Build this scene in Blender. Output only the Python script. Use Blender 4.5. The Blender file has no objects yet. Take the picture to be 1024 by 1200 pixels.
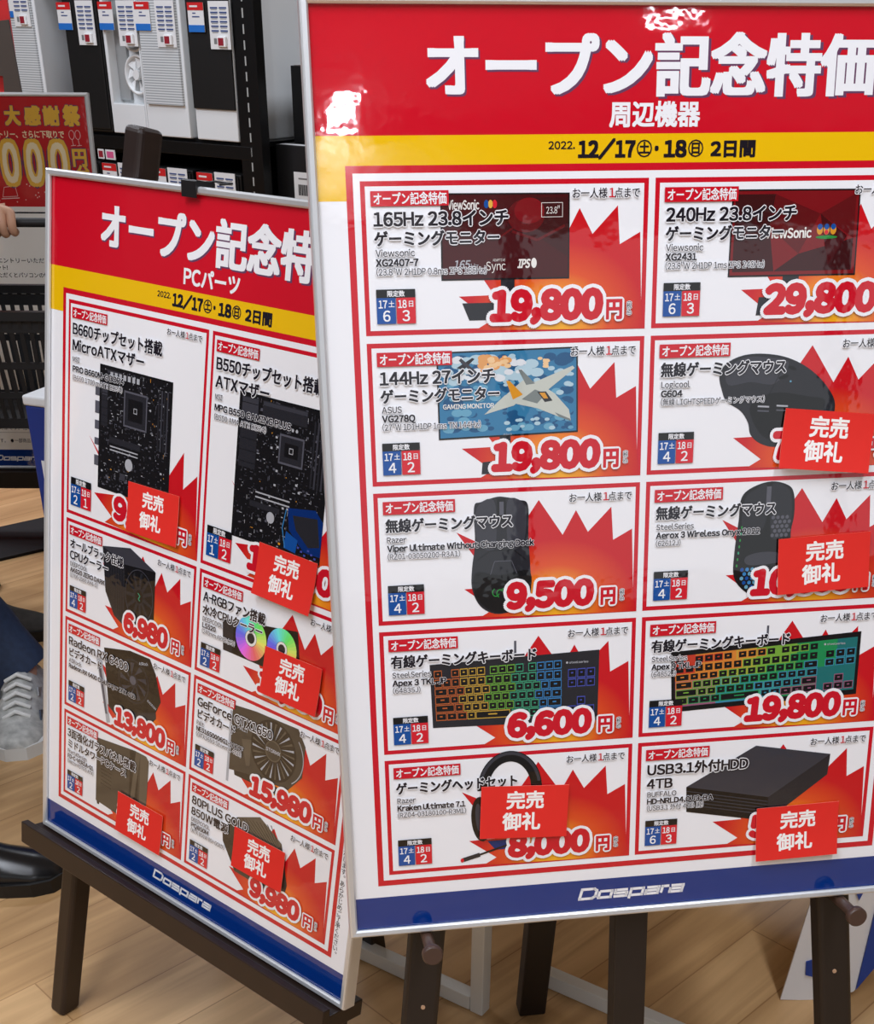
import bpy, math, random
import numpy as np
from mathutils import Vector, Matrix

# ------------------------------------------------------------------ camera, world, lights, exposure
sc = bpy.context.scene
COL = sc.collection
CAM_H = 1.28
cd = bpy.data.cameras.new('camera')
cam = bpy.data.objects.new('camera', cd)
COL.objects.link(cam)
cd.sensor_fit = 'HORIZONTAL'
cd.sensor_width = 36.0
cd.lens = 36.0 * 1461.1 / 1024.0
cd.shift_y = (927.0 - 600.0) / 1024.0
cd.clip_start = 0.05
# camera axes in the world: right, down, forward
CX = Vector((1.0, 0.0026, 0.0041)).normalized()
CF = Vector((0.0, 0.8478, -0.5304))
CF = (CF - CX * CF.dot(CX)).normalized()
CY = CX.cross(CF)
m3 = Matrix((CX, CY, -CF)).transposed()
cam.matrix_world = Matrix.Translation((0, 0, CAM_H)) @ m3.to_4x4()
sc.camera = cam

sc.view_settings.view_transform = 'Standard'
sc.view_settings.look = 'None'
sc.view_settings.gamma = 1.0
sc.view_settings.use_curve_mapping = False
sc.view_settings.exposure = 0.17

world = bpy.data.worlds.new('world')
sc.world = world
world.use_nodes = True
world.node_tree.nodes['Background'].inputs[0].default_value = (0.92, 0.96, 1.0, 1)
world.node_tree.nodes['Background'].inputs[1].default_value = 0.55

def area(name, loc, sx, sy, power, col=(0.90, 0.955, 1.06), rot=(0, 0, 0)):
    l = bpy.data.lights.new(name, 'AREA')
    l.shape = 'RECTANGLE'
    l.size, l.size_y = sx, sy
    l.energy = power
    l.color = col
    o = bpy.data.objects.new(name, l)
    COL.objects.link(o)
    o.location = loc
    o.rotation_euler = rot
    return o
for x, y, sx, sy, pw in ((-2.2, -0.8, .16, 1.2, 12), (-0.7, -0.8, .16, 1.2, 12), (0.8, -0.8, .16, 1.2, 12),
                         (-3.6, .45, .16, 1.2, 17), (-2.2, .45, .16, 1.2, 17), (-0.7, .35, .16, 1.2, 27), (0.8, .25, .16, 1.2, 22),
                         (-4.0, 3.6, 1.2, .16, 40), (-2.4, 3.9, 1.2, .16, 40), (-1.0, 4.3, .9, .16, 14), (1.2, 4.6, 1.2, .16, 34),  # unseen fill lights, added to brighten the rack and its end case
                         (.97, -3.30, .10, .30, 10), (2.0, -2.26, .28, .04, 1.5)):
    area('ceiling_tube_or_fill_light', (x, y, 2.93), sx, sy, pw)

# ------------------------------------------------------------------ materials
def lin(c):
    c = c / 255.0
    return c / 12.92 if c <= 0.04045 else ((c + 0.055) / 1.055) ** 2.4
def rgb(r, g, b):
    return (lin(r), lin(g), lin(b), 1.0)
MATS = {}
def mat(name, col, rough=0.5, metal=0.0, coat=0.0, coat_rough=0.05, spec=0.5, bump=None, noise=None):
    if name in MATS:
        return MATS[name]
    m = bpy.data.materials.new(name)
    m.use_nodes = True
    nt = m.node_tree
    p = nt.nodes['Principled BSDF']
    p.inputs['Base Color'].default_value = rgb(*col)
    p.inputs['Roughness'].default_value = rough
    p.inputs['Metallic'].default_value = metal
    p.inputs['Coat Weight'].default_value = coat
    p.inputs['Coat Roughness'].default_value = coat_rough
    p.inputs['Coat IOR'].default_value = 1.75
    p.inputs['Specular IOR Level'].default_value = spec
    tc = nt.nodes.new('ShaderNodeTexCoord')
    if noise:                                   # slight mottling of the colour
        sc_, amt = noise
        n = nt.nodes.new('ShaderNodeTexNoise')
        n.inputs['Scale'].default_value = sc_
        n.inputs['Detail'].default_value = 5
        nt.links.new(tc.outputs['Object'], n.inputs['Vector'])
        mx = nt.nodes.new('ShaderNodeMix')
        mx.data_type = 'RGBA'
        mx.inputs[6].default_value = rgb(*[max(0, c * (1 - amt)) for c in col])
        mx.inputs[7].default_value = rgb(*[min(255, c * (1 + amt)) for c in col])
        nt.links.new(n.outputs[0], mx.inputs[0])
        nt.links.new(mx.outputs[2], p.inputs['Base Color'])
    if bump:
        sc_, st, where = bump
        n = nt.nodes.new('ShaderNodeTexNoise')
        n.inputs['Scale'].default_value = sc_
        n.inputs['Detail'].default_value = 5
        nt.links.new(tc.outputs['Object'], n.inputs['Vector'])
        b = nt.nodes.new('ShaderNodeBump')
        b.inputs['Strength'].default_value = 1.0
        b.inputs['Distance'].default_value = st
        nt.links.new(n.outputs[0], b.inputs['Height'])
        nt.links.new(b.outputs[0], p.inputs[where])
    MATS[name] = m
    return m

def ink(name, col):                             # print ink under the clear glossy cover sheet
    return mat('ink_' + name, col, rough=0.6, spec=0.0, coat=1.0, coat_rough=0.03, bump=(6.0, 0.0013, 'Coat Normal'))

def burst_mat():
    m = mat('ink_burst', (200, 22, 30), rough=0.6, spec=0.0, coat=1.0, coat_rough=0.03, bump=(6.0, 0.0013, 'Coat Normal'))
    nt = m.node_tree
    p = nt.nodes['Principled BSDF']
    uv = nt.nodes.new('ShaderNodeUVMap')
    uv.uv_map = 'card'
    ln = nt.nodes.new('ShaderNodeVectorMath')
    ln.operation = 'LENGTH'
    nt.links.new(uv.outputs[0], ln.inputs[0])
    cr = nt.nodes.new('ShaderNodeValToRGB')
    e = cr.color_ramp.elements
    e[0].position = 0.0
    e[0].color = rgb(250, 190, 30)
    e[1].position = 1.0
    e[1].color = rgb(204, 18, 30)
    k = e.new(0.25); k.color = rgb(248, 165, 30)
    k = e.new(0.6); k.color = rgb(226, 80, 28)
    nt.links.new(ln.outputs['Value'], cr.inputs[0])
    nt.links.new(cr.outputs[0], p.inputs['Base Color'])
    return m

INK = dict(white=(243, 243, 246), red=(206, 16, 38), yellow=(240, 190, 12), blue=(6, 50, 126), navy=(0, 42, 110), dark=(28, 24, 34),
           text=(50, 48, 56), grey=(96, 94, 100), black=(16, 15, 18), limblue=(14, 78, 156), limred=(214, 26, 44), maroon=(70, 10, 16), maroon2=(124, 16, 24),
           charcoal=(38, 38, 44), charcoal2=(58, 58, 66), slate=(88, 88, 98), silver=(176, 178, 184), sky=(52, 122, 164), sky2=(104, 164, 192), sky3=(28, 84, 128), cloud2=(176, 204, 216), blast2=(240, 200, 150),
           cloud=(222, 226, 230), blast=(226, 160, 96), jet=(196, 200, 190), jet2=(120, 128, 126), gold=(220, 150, 40), green=(40, 140, 60),
           teal=(30, 110, 110), k0=(190, 96, 44), k1=(200, 160, 60), k2=(110, 170, 60), k3=(60, 160, 120), k4=(56, 130, 190), k5=(70, 80, 170),
           m0=(196, 60, 40), m1=(214, 130, 50), m2=(120, 170, 60), m3=(30, 140, 80), m4=(60, 140, 170), m5=(150, 90, 120),
           g0=(230, 220, 120), g1=(230, 150, 60), g2=(200, 60, 110), g3=(90, 70, 180), g4=(60, 130, 210), g5=(90, 190, 130),
           brown=(74, 66, 56), brown2=(96, 86, 72), brown3=(48, 42, 36), facet=(96, 14, 20), facet2=(60, 14, 18), salered=(188, 44, 46),
           salegold=(226, 176, 70), salepale=(238, 220, 180), salepurple=(104, 64, 96), salepink=(230, 190, 186), paper=(236, 234, 228))

# ------------------------------------------------------------------ mesh builder
class MB:
    def __init__(s):
        s.v = []; s.loops = []; s.sizes = []; s.mi = []; s.uv = []; s.n = 0; s.mats = []; s.smooth = []
    def midx(s, m):
        if m not in s.mats:
            s.mats.append(m)
        return s.mats.index(m)
    def raw(s, v, faces_loops, sizes, m, uv=None, smooth=False):
        v = np.asarray(v, float).reshape(-1, 3)
        s.v.append(v)
        s.loops.append(np.asarray(faces_loops, np.int64) + s.n)
        s.sizes.append(np.asarray(sizes, np.int64))
        s.mi.append(np.full(len(sizes), s.midx(m)))
        s.smooth.append(np.full(len(sizes), smooth))
        s.uv.append(np.zeros((len(v), 2)) if uv is None else np.asarray(uv, float))
        s.n += len(v)
    def mesh(s, verts, faces, m, uv=None, smooth=False):
        fl = [i for f in faces for i in f]
        s.raw(verts, fl, [len(f) for f in faces], m, uv, smooth)
    def box(s, c, d, m, rot=None):
        x, y, z = [q / 2 for q in d]
        v = [Vector(p) for p in ((-x, -y, -z), (x, -y, -z), (x, y, -z), (-x, y, -z), (-x, -y, z), (x, -y, z), (x, y, z), (-x, y, z))]
        if rot is not None:
            v = [rot @ p for p in v]
        v = [p + Vector(c) for p in v]
        s.mesh(v, [(3, 2, 1, 0), (4, 5, 6, 7), (0, 1, 5, 4), (1, 2, 6, 5), (2, 3, 7, 6), (3, 0, 4, 7)], m)
    def hexa(s, q, m):                          # eight corners: bottom ring then top ring
        s.mesh(q, [(3, 2, 1, 0), (4, 5, 6, 7), (0, 1, 5, 4), (1, 2, 6, 5), (2, 3, 7, 6), (3, 0, 4, 7)], m)
    def beam(s, a, b, w, d, side, m):           # square bar from a to b, width w along 'side', depth d across
        a, b = Vector(a), Vector(b)
        ax = (b - a).normalized()
        sd = Vector(side)
        sd = (sd - ax * sd.dot(ax)).normalized()
        up = ax.cross(sd)
        q = []
        for p in (a, b):
            for i, j in ((-1, -1), (1, -1), (1, 1), (-1, 1)):
                q.append(p + sd * (i * w / 2) + up * (j * d / 2))
        s.hexa(q, m)
    def tube(s, pts, r, m, seg=14, caps=True):
        pts = [Vector(p) for p in pts]
        rs = r if isinstance(r, (list, tuple)) else [r] * len(pts)
        rings = []
        prev = None
        for i, p in enumerate(pts):
            t = (pts[min(i + 1, len(pts) - 1)] - pts[max(i - 1, 0)]).normalized()
            ref = prev if prev is not None else (Vector((0, 0, 1)) if abs(t.z) < 0.9 else Vector((1, 0, 0)))
            a = (ref - t * ref.dot(t)).normalized()
            prev = a
            b = t.cross(a)
            rings.append([p + (a * math.cos(2 * math.pi * k / seg) + b * math.sin(2 * math.pi * k / seg)) * rs[i] for k in range(seg)])
        v = [q for ring in rings for q in ring]
        f = []
        for i in range(len(pts) - 1):
            for k in range(seg):
                f.append((i * seg + k, i * seg + (k + 1) % seg, (i + 1) * seg + (k + 1) % seg, (i + 1) * seg + k))
        s.mesh(v, f, m, smooth=True)
        if caps:
            s.mesh(rings[0], [tuple(reversed(range(seg)))], m)
            s.mesh(rings[-1], [tuple(range(seg))], m)
    def rings(s, rings, m, cap=True, smooth=True, closed=True):
        n = len(rings[0])
        v = [q for r in rings for q in r]
        f = []
        for i in range(len(rings) - 1):
            for k in range(n if closed else n - 1):
                f.append((i * n + k, i * n + (k + 1) % n, (i + 1) * n + (k + 1) % n, (i + 1) * n + k))
        if cap:
            f.append(tuple(reversed(range(n))))
            f.append(tuple(range((len(rings) - 1) * n, len(rings) * n)))
        s.mesh(v, f, m, smooth=smooth)
    def build(s, name, parent=None, uvname=None):
        me = bpy.data.meshes.new(name)
        v = np.concatenate(s.v); lo = np.concatenate(s.loops); sz = np.concatenate(s.sizes)
        me.vertices.add(len(v)); me.vertices.foreach_set('co', v.astype(np.float32).ravel())
        me.loops.add(len(lo)); me.loops.foreach_set('vertex_index', lo.astype(np.int32))
        me.polygons.add(len(sz))
        st = np.concatenate(([0], np.cumsum(sz)[:-1]))
        me.polygons.foreach_set('loop_start', st.astype(np.int32))
        me.polygons.foreach_set('material_index', np.concatenate(s.mi).astype(np.int32))
        for m in s.mats:
            me.materials.append(m)
        me.update(calc_edges=True)
        me.polygons.foreach_set('use_smooth', np.concatenate(s.smooth))
        if uvname:
            l = me.uv_layers.new(name=uvname)
            uv = np.concatenate(s.uv)[lo]
            l.data.foreach_set('uv', uv.astype(np.float32).ravel())
        o = bpy.data.objects.new(name, me)
        COL.objects.link(o)
        if parent is not None:
            o.parent = parent
        return o

def empty(name, loc=(0, 0, 0), label=None, cat=None, group=None, mw=None):
    o = bpy.data.objects.new(name, None)
    COL.objects.link(o)
    o.empty_display_size = 0.05
    if mw is not None:
        o.matrix_world = mw
    else:
        o.location = loc
    tag(o, label, cat, group)
    return o
def tag(o, label=None, cat=None, group=None, kind=None):
    if label: o['label'] = label
    if cat: o['category'] = cat
    if group: o['group'] = group
    if kind: o['kind'] = kind
    return o
def bevel(o, w, seg=2):
    b = o.modifiers.new('bevel', 'BEVEL')
    b.width = w
    b.segments = seg
    b.limit_method = 'ANGLE'
    return o

# ------------------------------------------------------------------ lettering from the built-in typeface
GL = {}
def glyph(ch):
    if ch in GL:
        return GL[ch]
    c = bpy.data.curves.new('glyph', 'FONT')
    c.body = ch
    c.size = 1
    c.resolution_u = 3
    o = bpy.data.objects.new('glyph', c)
    COL.objects.link(o)
    bpy.context.view_layer.update()
    me = bpy.data.meshes.new_from_object(o.evaluated_get(bpy.context.evaluated_depsgraph_get()))
    n = len(me.vertices)
    v = np.zeros(n * 3, np.float32); me.vertices.foreach_get('co', v)
    lo = np.zeros(len(me.loops), np.int32); me.loops.foreach_get('vertex_index', lo)
    sz = np.zeros(len(me.polygons), np.int32); me.polygons.foreach_get('loop_total', sz)
    bpy.data.objects.remove(o); bpy.data.curves.remove(c); bpy.data.meshes.remove(me)
    v = v.reshape(-1, 3)[:, :2].astype(float)
    wide = not (0xFF01 <= ord(ch) <= 0xFF5E)
    if n == 0:
        GL[ch] = (v, lo, sz, 0.28)
    elif wide:
        GL[ch] = (v, lo, sz, 1.0)
    else:                                       # full-width Latin letters set with their own widths
        x0, x1 = v[:, 0].min(), v[:, 0].max()
        v = v - np.array([x0 - 0.045, 0])
        GL[ch] = (v, lo, sz, x1 - x0 + 0.09)
    return GL[ch]
RING20 = [(math.cos(k * math.pi / 10), math.sin(k * math.pi / 10)) for k in range(20)]
def fill_dirs(r):
    if r < .021: return SQ
    if r < .06: return [(0, 0)] + SQ + [(1, 0), (-1, 0), (0, 1), (0, -1)]
    return [(0, 0)] + [(a * .5, b * .5) for a, b in RING[::2]] + RING12
def out_dirs(r):
    return RING if r < .11 else [(a * .66, b * .66) for a, b in RING] + RING20
DIAG = [(-.71, -.71), (.71, -.71), (.71, .71), (-.71, .71)]
SQ = [(-1, -1), (1, -1), (1, 1), (-1, 1)]
RING = [(math.cos(k * math.pi / 4), math.sin(k * math.pi / 4)) for k in range(8)]
RING12 = [(math.cos(k * math.pi / 6), math.sin(k * math.pi / 6)) for k in range(12)]
def layout(s, kern=0.0):
    out, x = [], 0.0
    for ch in s:
        if ch == ' ':
            x += 0.26; continue
        if 0x21 <= ord(ch) <= 0x7E:
            ch = chr(ord(ch) + 0xFEE0)
        v, lo, sz, adv = glyph(ch)
        if ch == '－':                           # hyphens are half as long
            v, adv = v * np.array([.5, 1.0]), adv * .5
        out.append((x, v, lo, sz))
        x += adv + kern
    return out, x - kern

class Sheet(MB):
    """flat print: millimetres, x right, y down from the first card's corner; layers stacked along z"""
    LAY = 0.00010
    def __init__(s, ox=0.0, oy=0.0):
        super().__init__()
        s.ox, s.oy = ox, oy
    def P(s, x, y, lay):
        return ((x - s.ox) / 1000.0, -(y - s.oy) / 1000.0, lay * s.LAY)
    def poly(s, pts, m, lay, uvf=None):
        if isinstance(m, str):
            m = ink(m, INK[m])
        area2 = sum(pts[i][0] * pts[(i + 1) % len(pts)][1] - pts[(i + 1) % len(pts)][0] * pts[i][1] for i in range(len(pts)))
        if area2 > 0:
            pts = pts[::-1]
        uv = [uvf(x, y) for x, y in pts] if uvf else None
        s.mesh([s.P(x, y, lay) for x, y in pts], [tuple(range(len(pts)))], m, uv)
    def rect(s, x0, y0, x1, y1, m, lay, rot=0.0):
        c = ((x0 + x1) / 2, (y0 + y1) / 2)
        q = [(x0, y0), (x1, y0), (x1, y1), (x0, y1)]
        if rot:
            a = math.radians(rot)
            q = [(c[0] + (x - c[0]) * math.cos(a) - (y - c[1]) * math.sin(a), c[1] + (x - c[0]) * math.sin(a) + (y - c[1]) * math.cos(a)) for x, y in q]
        s.poly(q, m, lay)
    def frame(s, x0, y0, x1, y1, w, m, lay):
        s.rect(x0, y0, x1, y0 + w, m, lay); s.rect(x0, y1 - w, x1, y1, m, lay)
        s.rect(x0, y0 + w, x0 + w, y1 - w, m, lay); s.rect(x1 - w, y0 + w, x1, y1 - w, m, lay)
    def ell(s, cx, cy, rx, ry, m, lay, n=28, rot=0.0, a0=0.0, a1=360.0):
        pts = []
        full = abs(a1 - a0) >= 360
        for k in range(n if full else n + 1):
            t = math.radians(a0 + (a1 - a0) * k / n)
            x, y = rx * math.cos(t), ry * math.sin(t)
            r = math.radians(rot)
            pts.append((cx + x * math.cos(r) - y * math.sin(r), cy + x * math.sin(r) + y * math.cos(r)))
        s.poly(pts, m, lay)
    def arc(s, cx, cy, rx, ry, w, m, lay, a0, a1, n=24, rot=0.0):
        r = math.radians(rot)
        def q(t, k):
            x, y = (rx + k) * math.cos(t), (ry + k) * math.sin(t)
            return (cx + x * math.cos(r) - y * math.sin(r), cy + x * math.sin(r) + y * math.cos(r))
        for k in range(n):
            t0 = math.radians(a0 + (a1 - a0) * k / n); t1 = math.radians(a0 + (a1 - a0) * (k + 1) / n)
            s.poly([q(t0, -w / 2), q(t0, w / 2), q(t1, w / 2), q(t1, -w / 2)], m, lay)
    def line(s, pts, w, m, lay):
        for (x0, y0), (x1, y1) in zip(pts, pts[1:]):
            d = math.hypot(x1 - x0, y1 - y0) or 1
            nx, ny = -(y1 - y0) / d * w / 2, (x1 - x0) / d * w / 2
            s.poly([(x0 + nx, y0 + ny), (x1 + nx, y1 + ny), (x1 - nx, y1 - ny), (x0 - nx, y0 - ny)], m, lay)
    def text(s, t, x0, top, bot, m, lay, x1=None, bold=0.0, out=0.0, outm='white', kind='L', shear=0.0, kern=0.0, rot=0.0, ctr=False, dirs=None, outdirs=None, stretch=1.0, by=1.0):
        """kind L: capitals fill top..bot; kind K: kanji fill top..bot"""
        if isinstance(m, str):
            m = ink(m, INK[m])
        em = (bot - top) / (0.735 if kind == 'L' else 0.90)
        base = bot if kind == 'L' else bot - 0.07 * em
        gl, W = layout(t, kern)
        sx = em * stretch
        if x1 is not None:
            sx = (x1 - x0) / W
        if ctr:
            x0 = x0 - W * sx / 2
        ca, sa = math.cos(math.radians(rot)), math.sin(math.radians(rot))
        passes = []
        if out:
            om = ink(outm, INK[outm]) if isinstance(outm, str) else outm
            passes.append((out, outdirs or out_dirs(out), om, lay - 0.5))
        passes.append((bold, fill_dirs(bold) if bold else [(0, 0)], m, lay))
        for r, ds, mm_, ly in passes:
            st = 0.42 / len(ds)
            for gx, v, lo, sz in gl:
                if len(sz) == 0:
                    continue
                px = x0 + (v[:, 0] + gx) * sx
                py = base - v[:, 1] * em
                px = px + shear * (base - py)
                for q_, (dx, dy) in enumerate(ds):
                    ax, ay = px + dx * r * em, py + dy * r * em * (by if mm_ is m else 1.0)
                    if rot:
                        rx_, ry_ = ax - x0, ay - bot
                        ax, ay = x0 + rx_ * ca - ry_ * sa, bot + rx_ * sa + ry_ * ca
                    vv = np.column_stack(((ax - s.ox) / 1000, -(ay - s.oy) / 1000, np.full(len(ax), (ly + st * q_) * s.LAY)))
                    s.raw(vv, lo, sz, mm_)
    def vtext(s, t, cx, top, pitch, em, m, lay, bold=0.0, out=0.0):
        for k, ch in enumerate(t):
            ch = {'(': '︵', ')': '︶', '。': '。'}.get(ch, ch)
            dx = 0.55 * em if ch == '。' else 0
            dy = -0.55 * em if ch == '。' else 0
            s.text(ch, cx - em / 2 + dx, top + k * pitch + dy, top + k * pitch + em * 0.9 + dy, m, lay, bold=bold, out=out, kind='K')

# ------------------------------------------------------------------ room
WALL = mat('painted_wall', (168, 166, 162), 0.8, noise=(3, 0.03))
DARKWALL = mat('dark_wall_panel', (62, 62, 66), 0.6, noise=(4, 0.08))
def floor_mat():
    m = bpy.data.materials.new('wood_plank_floor')
    m.use_nodes = True
    nt = m.node_tree
    p = nt.nodes['Principled BSDF']
    tc = nt.nodes.new('ShaderNodeTexCoord')
    mp = nt.nodes.new('ShaderNodeMapping')
    mp.inputs['Rotation'].default_value = (0, 0, math.radians(-44))
    nt.links.new(tc.outputs['Object'], mp.inputs[0])
    br = nt.nodes.new('ShaderNodeTexBrick')
    br.inputs['Scale'].default_value = 1.0
    br.inputs['Brick Width'].default_value = 0.92
    br.inputs['Row Height'].default_value = 0.115
    br.inputs['Mortar Size'].default_value = 0.0012
    br.inputs['Color1'].default_value = rgb(220, 182, 134)
    br.inputs['Color2'].default_value = rgb(204, 164, 116)
    br.inputs['Mortar'].default_value = rgb(176, 136, 92)
    br.offset = 0.37
    nt.links.new(mp.outputs[0], br.inputs[0])
    mp2 = nt.nodes.new('ShaderNodeMapping')
    mp2.inputs['Scale'].default_value = (1.6, 22, 1)
    nt.links.new(mp.outputs[0], mp2.inputs[0])
    n = nt.nodes.new('ShaderNodeTexNoise')
    n.inputs['Scale'].default_value = 1.0
    n.inputs['Detail'].default_value = 6
    n.inputs['Distortion'].default_value = 0.7
    nt.links.new(mp2.outputs[0], n.inputs[0])
    cr = nt.nodes.new('ShaderNodeValToRGB')
    cr.color_ramp.elements[0].position = 0.32; cr.color_ramp.elements[0].color = (0.66, 0.60, 0.52, 1)
    cr.color_ramp.elements[1].position = 0.68; cr.color_ramp.elements[1].color = (1.06, 1.04, 1.0, 1)
    nt.links.new(n.outputs[0], cr.inputs[0])
    mx = nt.nodes.new('ShaderNodeMix'); mx.data_type = 'RGBA'; mx.blend_type = 'MULTIPLY'
    mx.inputs[0].default_value = 1.0
    nt.links.new(br.outputs[0], mx.inputs[6]); nt.links.new(cr.outputs[0], mx.inputs[7])
    nt.links.new(mx.outputs[2], p.inputs['Base Color'])
    p.inputs['Roughness'].default_value = 0.42
    return m
def slab(name, c, d, m):
    b = MB(); b.box(c, d, m); o = b.build(name); o['kind'] = 'structure'; return o
slab('floor', (0.2, 2.2, -0.05), (10.4, 11.4, 0.1), floor_mat())
slab('ceiling', (0.2, 2.2, 3.05), (10.4, 11.4, 0.1), WALL)
slab('wall_back', (0.2, 7.95, 1.5), (10.4, 0.1, 3.0), DARKWALL)
slab('wall_right', (5.45, 2.2, 1.5), (0.1, 11.4, 3.0), WALL)
for nm, c, d in (('wall_front', (0.2, -3.55, .45), (10.4, .1, .9)), ('wall_front', (0.2, -3.55, 2.78), (10.4, .1, .44)), ('wall_front', (-4.2, -3.55, 1.73), (1.7, .1, 1.66))):
    slab(nm, c, d, WALL)
for k in range(6):
    slab('window_%d' % (k + 1), (-3.3 + k * 1.7, -3.55, 1.73), (.07, .08, 1.66), mat('window_frame_grey', (120, 122, 126), .4))
slab('wall_left', (-5.05, 2.2, 1.5), (0.1, 11.4, 3.0), DARKWALL)

# ------------------------------------------------------------------ printed price cards
CW, CH, GX, GY = 247.1, 120.4, 5.86, 6.2
def uvburst(cx, cy, rx, ry):
    return lambda x, y: ((x - cx) / rx, (y - cy) / ry)
def burst(S, X, Y, h, sc_=1.0):
    """red starburst behind the price; built as a grid of strips so that its print gradient stays smooth"""
    if h < 200:
        up = [(74.9, 37.9), (118, 60), (151.7, 11.9), (174.4, 44.6), (186.8, 22.6), (198.4, 43), (220.3, 21), (222.6, 51.5), (240.6, 42), (243.4, 105), (247, 120.3)]
        dn = [(95.5, 118), (109, 110.5), (81.2, 90.5), (112, 90)]
        uvf = uvburst(168, 108, 78, 60)
    else:
        up = [(43, 145.7), (90, 185), (112, 125), (140, 160), (160, 118), (182, 176), (216.3, 132.7), (217.6, 173), (240.5, 153.7), (243.6, 232), (247, 247)]
        dn = [(77, 241.8), (90.2, 232.5), (55.1, 211), (100, 205)]
        uvf = uvburst(160, 238, 100, 62)
    pts = [(X + x, Y + y) for x, y in up + dn]
    S.poly(pts, burst_mat(), 3, lambda x, y: uvf(x - X, y - Y))

def card(S, X, Y, d, product, tall=False):
    h = CH if not tall else 2 * CH + GY
    S.rect(X, Y, X + CW, Y + h, 'red', 1)
    S.rect(X + 4, Y + 4, X + CW - 4, Y + h - 4, 'white', 2)
    burst(S, X, Y, h)
    product(S, X, Y)
    T = lambda *a, **k: S.text(a[0], X + a[1], Y + a[2], Y + a[3], *a[4:], **k)
    def fit(k):
        return X + k if k else None
    # badge
    S.rect(X + 8.2, Y + 7.6, X + 74.0, Y + 19.2, 'red', 12)
    T('オープン記念特価', 10.2, 9.0, 17.9, 'white', 13, x1=X + 72.4, bold=.018, kind='K')
    # title lines
    ty = [(24.0, 34.2), (39.0, 48.8)] if not tall else [(25.0, 36.6), (43.2, 54.6)]
    for (t, x1), (a, b) in zip(d['t'], ty):
        k = 'K' if not t[0].isascii() else 'L'
        T(t, 9.8, a - (0.6 if k == 'K' else 0), b + (0.8 if k == 'K' else 0), 'dark', 15, x1=fit(x1), bold=.036, by=.75, out=.095, kind=k)
    n = len(d['t'])
    if tall:
        my = [(61.8, 67.2), (72.2, 78.4), (82.4, 87.8)]
    else:
        my = [(52.6, 57.8), (60.0, 65.4), (67.4, 72.4)] if n == 2 else [(39.3, 44.4), (47.0, 52.3), (54.6, 59.4)]
    for key, (a, b), bo, cm in (('mk', my[0], 0.014, 'text'), ('md', my[1], 0.042, 'dark'), ('sp', my[2], 0.010, 'text')):
        t, x1 = d[key]
        if t:
            T(t, 10.6, a, b, cm, 15, x1=fit(x1), bold=bo, out=.10 if key == 'md' else .075, outdirs=RING if key == 'md' else SQ, kind='L')
    # limited quantities box
    if not tall:
        bx0, bx1, by0, bm, by1, xm = 9.9, 43.4, 83.5, 90.3, 111.0, 26.6
    else:
        bx0, bx1, by0, bm, by1, xm = 9.5, 50.0, 201.5, 209.8, 235.4, 29.8
    S.rect(X + bx0, Y + by0, X + bx1, Y + bm, 'black', 12)
    S.rect(X + bx0, Y + bm, X + xm - .35, Y + by1, 'limblue', 12)
    S.rect(X + xm + .35, Y + bm, X + bx1, Y + by1, 'limred', 12)
    T('限定数', (bx0 + bx1) / 2, by0 + 1.2, bm - 1.0, 'white', 13, kind='K', ctr=True, bold=.02)
    w = (bx1 - bx0) / 2
    q = (by1 - bm) / 20.7
    for k, (dd, yo, num) in enumerate((('17', '土', d['lim'][0]), ('18', '日', d['lim'][1]))):
        xx = bx0 + k * w
        T(dd, xx + .09 * w, bm + 2.0 * q, bm + 8.0 * q, 'white', 13, x1=X + xx + .55 * w, bold=.02)
        T(yo, xx + .60 * w, bm + 2.4 * q, bm + 7.4 * q, 'white', 13, kind='K', bold=.015)
        T(str(num), xx + .5 * w, bm + 10.2 * q, bm + 18.6 * q, 'white', 13, ctr=True, bold=.015)
    # one per customer
    if not tall:
        oa, ob, o0, o1 = 7.4, 15.0, 179.5, 239.6
    else:
        oa, ob, o0, o1 = 7.2, 14.0, 179.3, 238.0
    u = (o1 - o0) / 8.0
    T('お一人様', o0, oa, ob, 'dark', 14, x1=X + o0 + 4.15 * u, out=.08, outdirs=SQ, bold=.012, kind='K')
    T('1', o0 + 4.3 * u, oa + .2, ob - .3, 'red', 14, bold=.01)
    T('点まで', o0 + 4.95 * u, oa, ob, 'dark', 14, x1=X + o1, out=.08, outdirs=SQ, bold=.012, kind='K')
    # price
    if not tall:
        pa, pb, ya, yb, y0, y1 = 88.2, 109.6, 95.2, 111.2, 210.6, 226.4
    else:
        pa, pb, ya, yb, y0, y1 = 207.5, 231.5, 216.8, 234.0, 211.5, 229.5
    px0 = d.get('p0', 121 if len(d['p']) == 5 else 108.6)
    px1 = d.get('p1', 203.5 if len(d['p']) == 5 else 207.2)
    T(d['p'], px0, pa, pb, 'red', 17, x1=X + px1, bold=.085, out=.185, kind='L', shear=.05)
    T('円', y0, ya, yb, 'red', 17, x1=X + y1, bold=.045, out=.14, kind='K')
    S.vtext('(税込)', X + y1 + 5.6, Y + ya - .6, (yb - ya) / 3.7, (yb - ya) / 3.4, 'dark', 17.9, bold=.01, out=.1)

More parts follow.
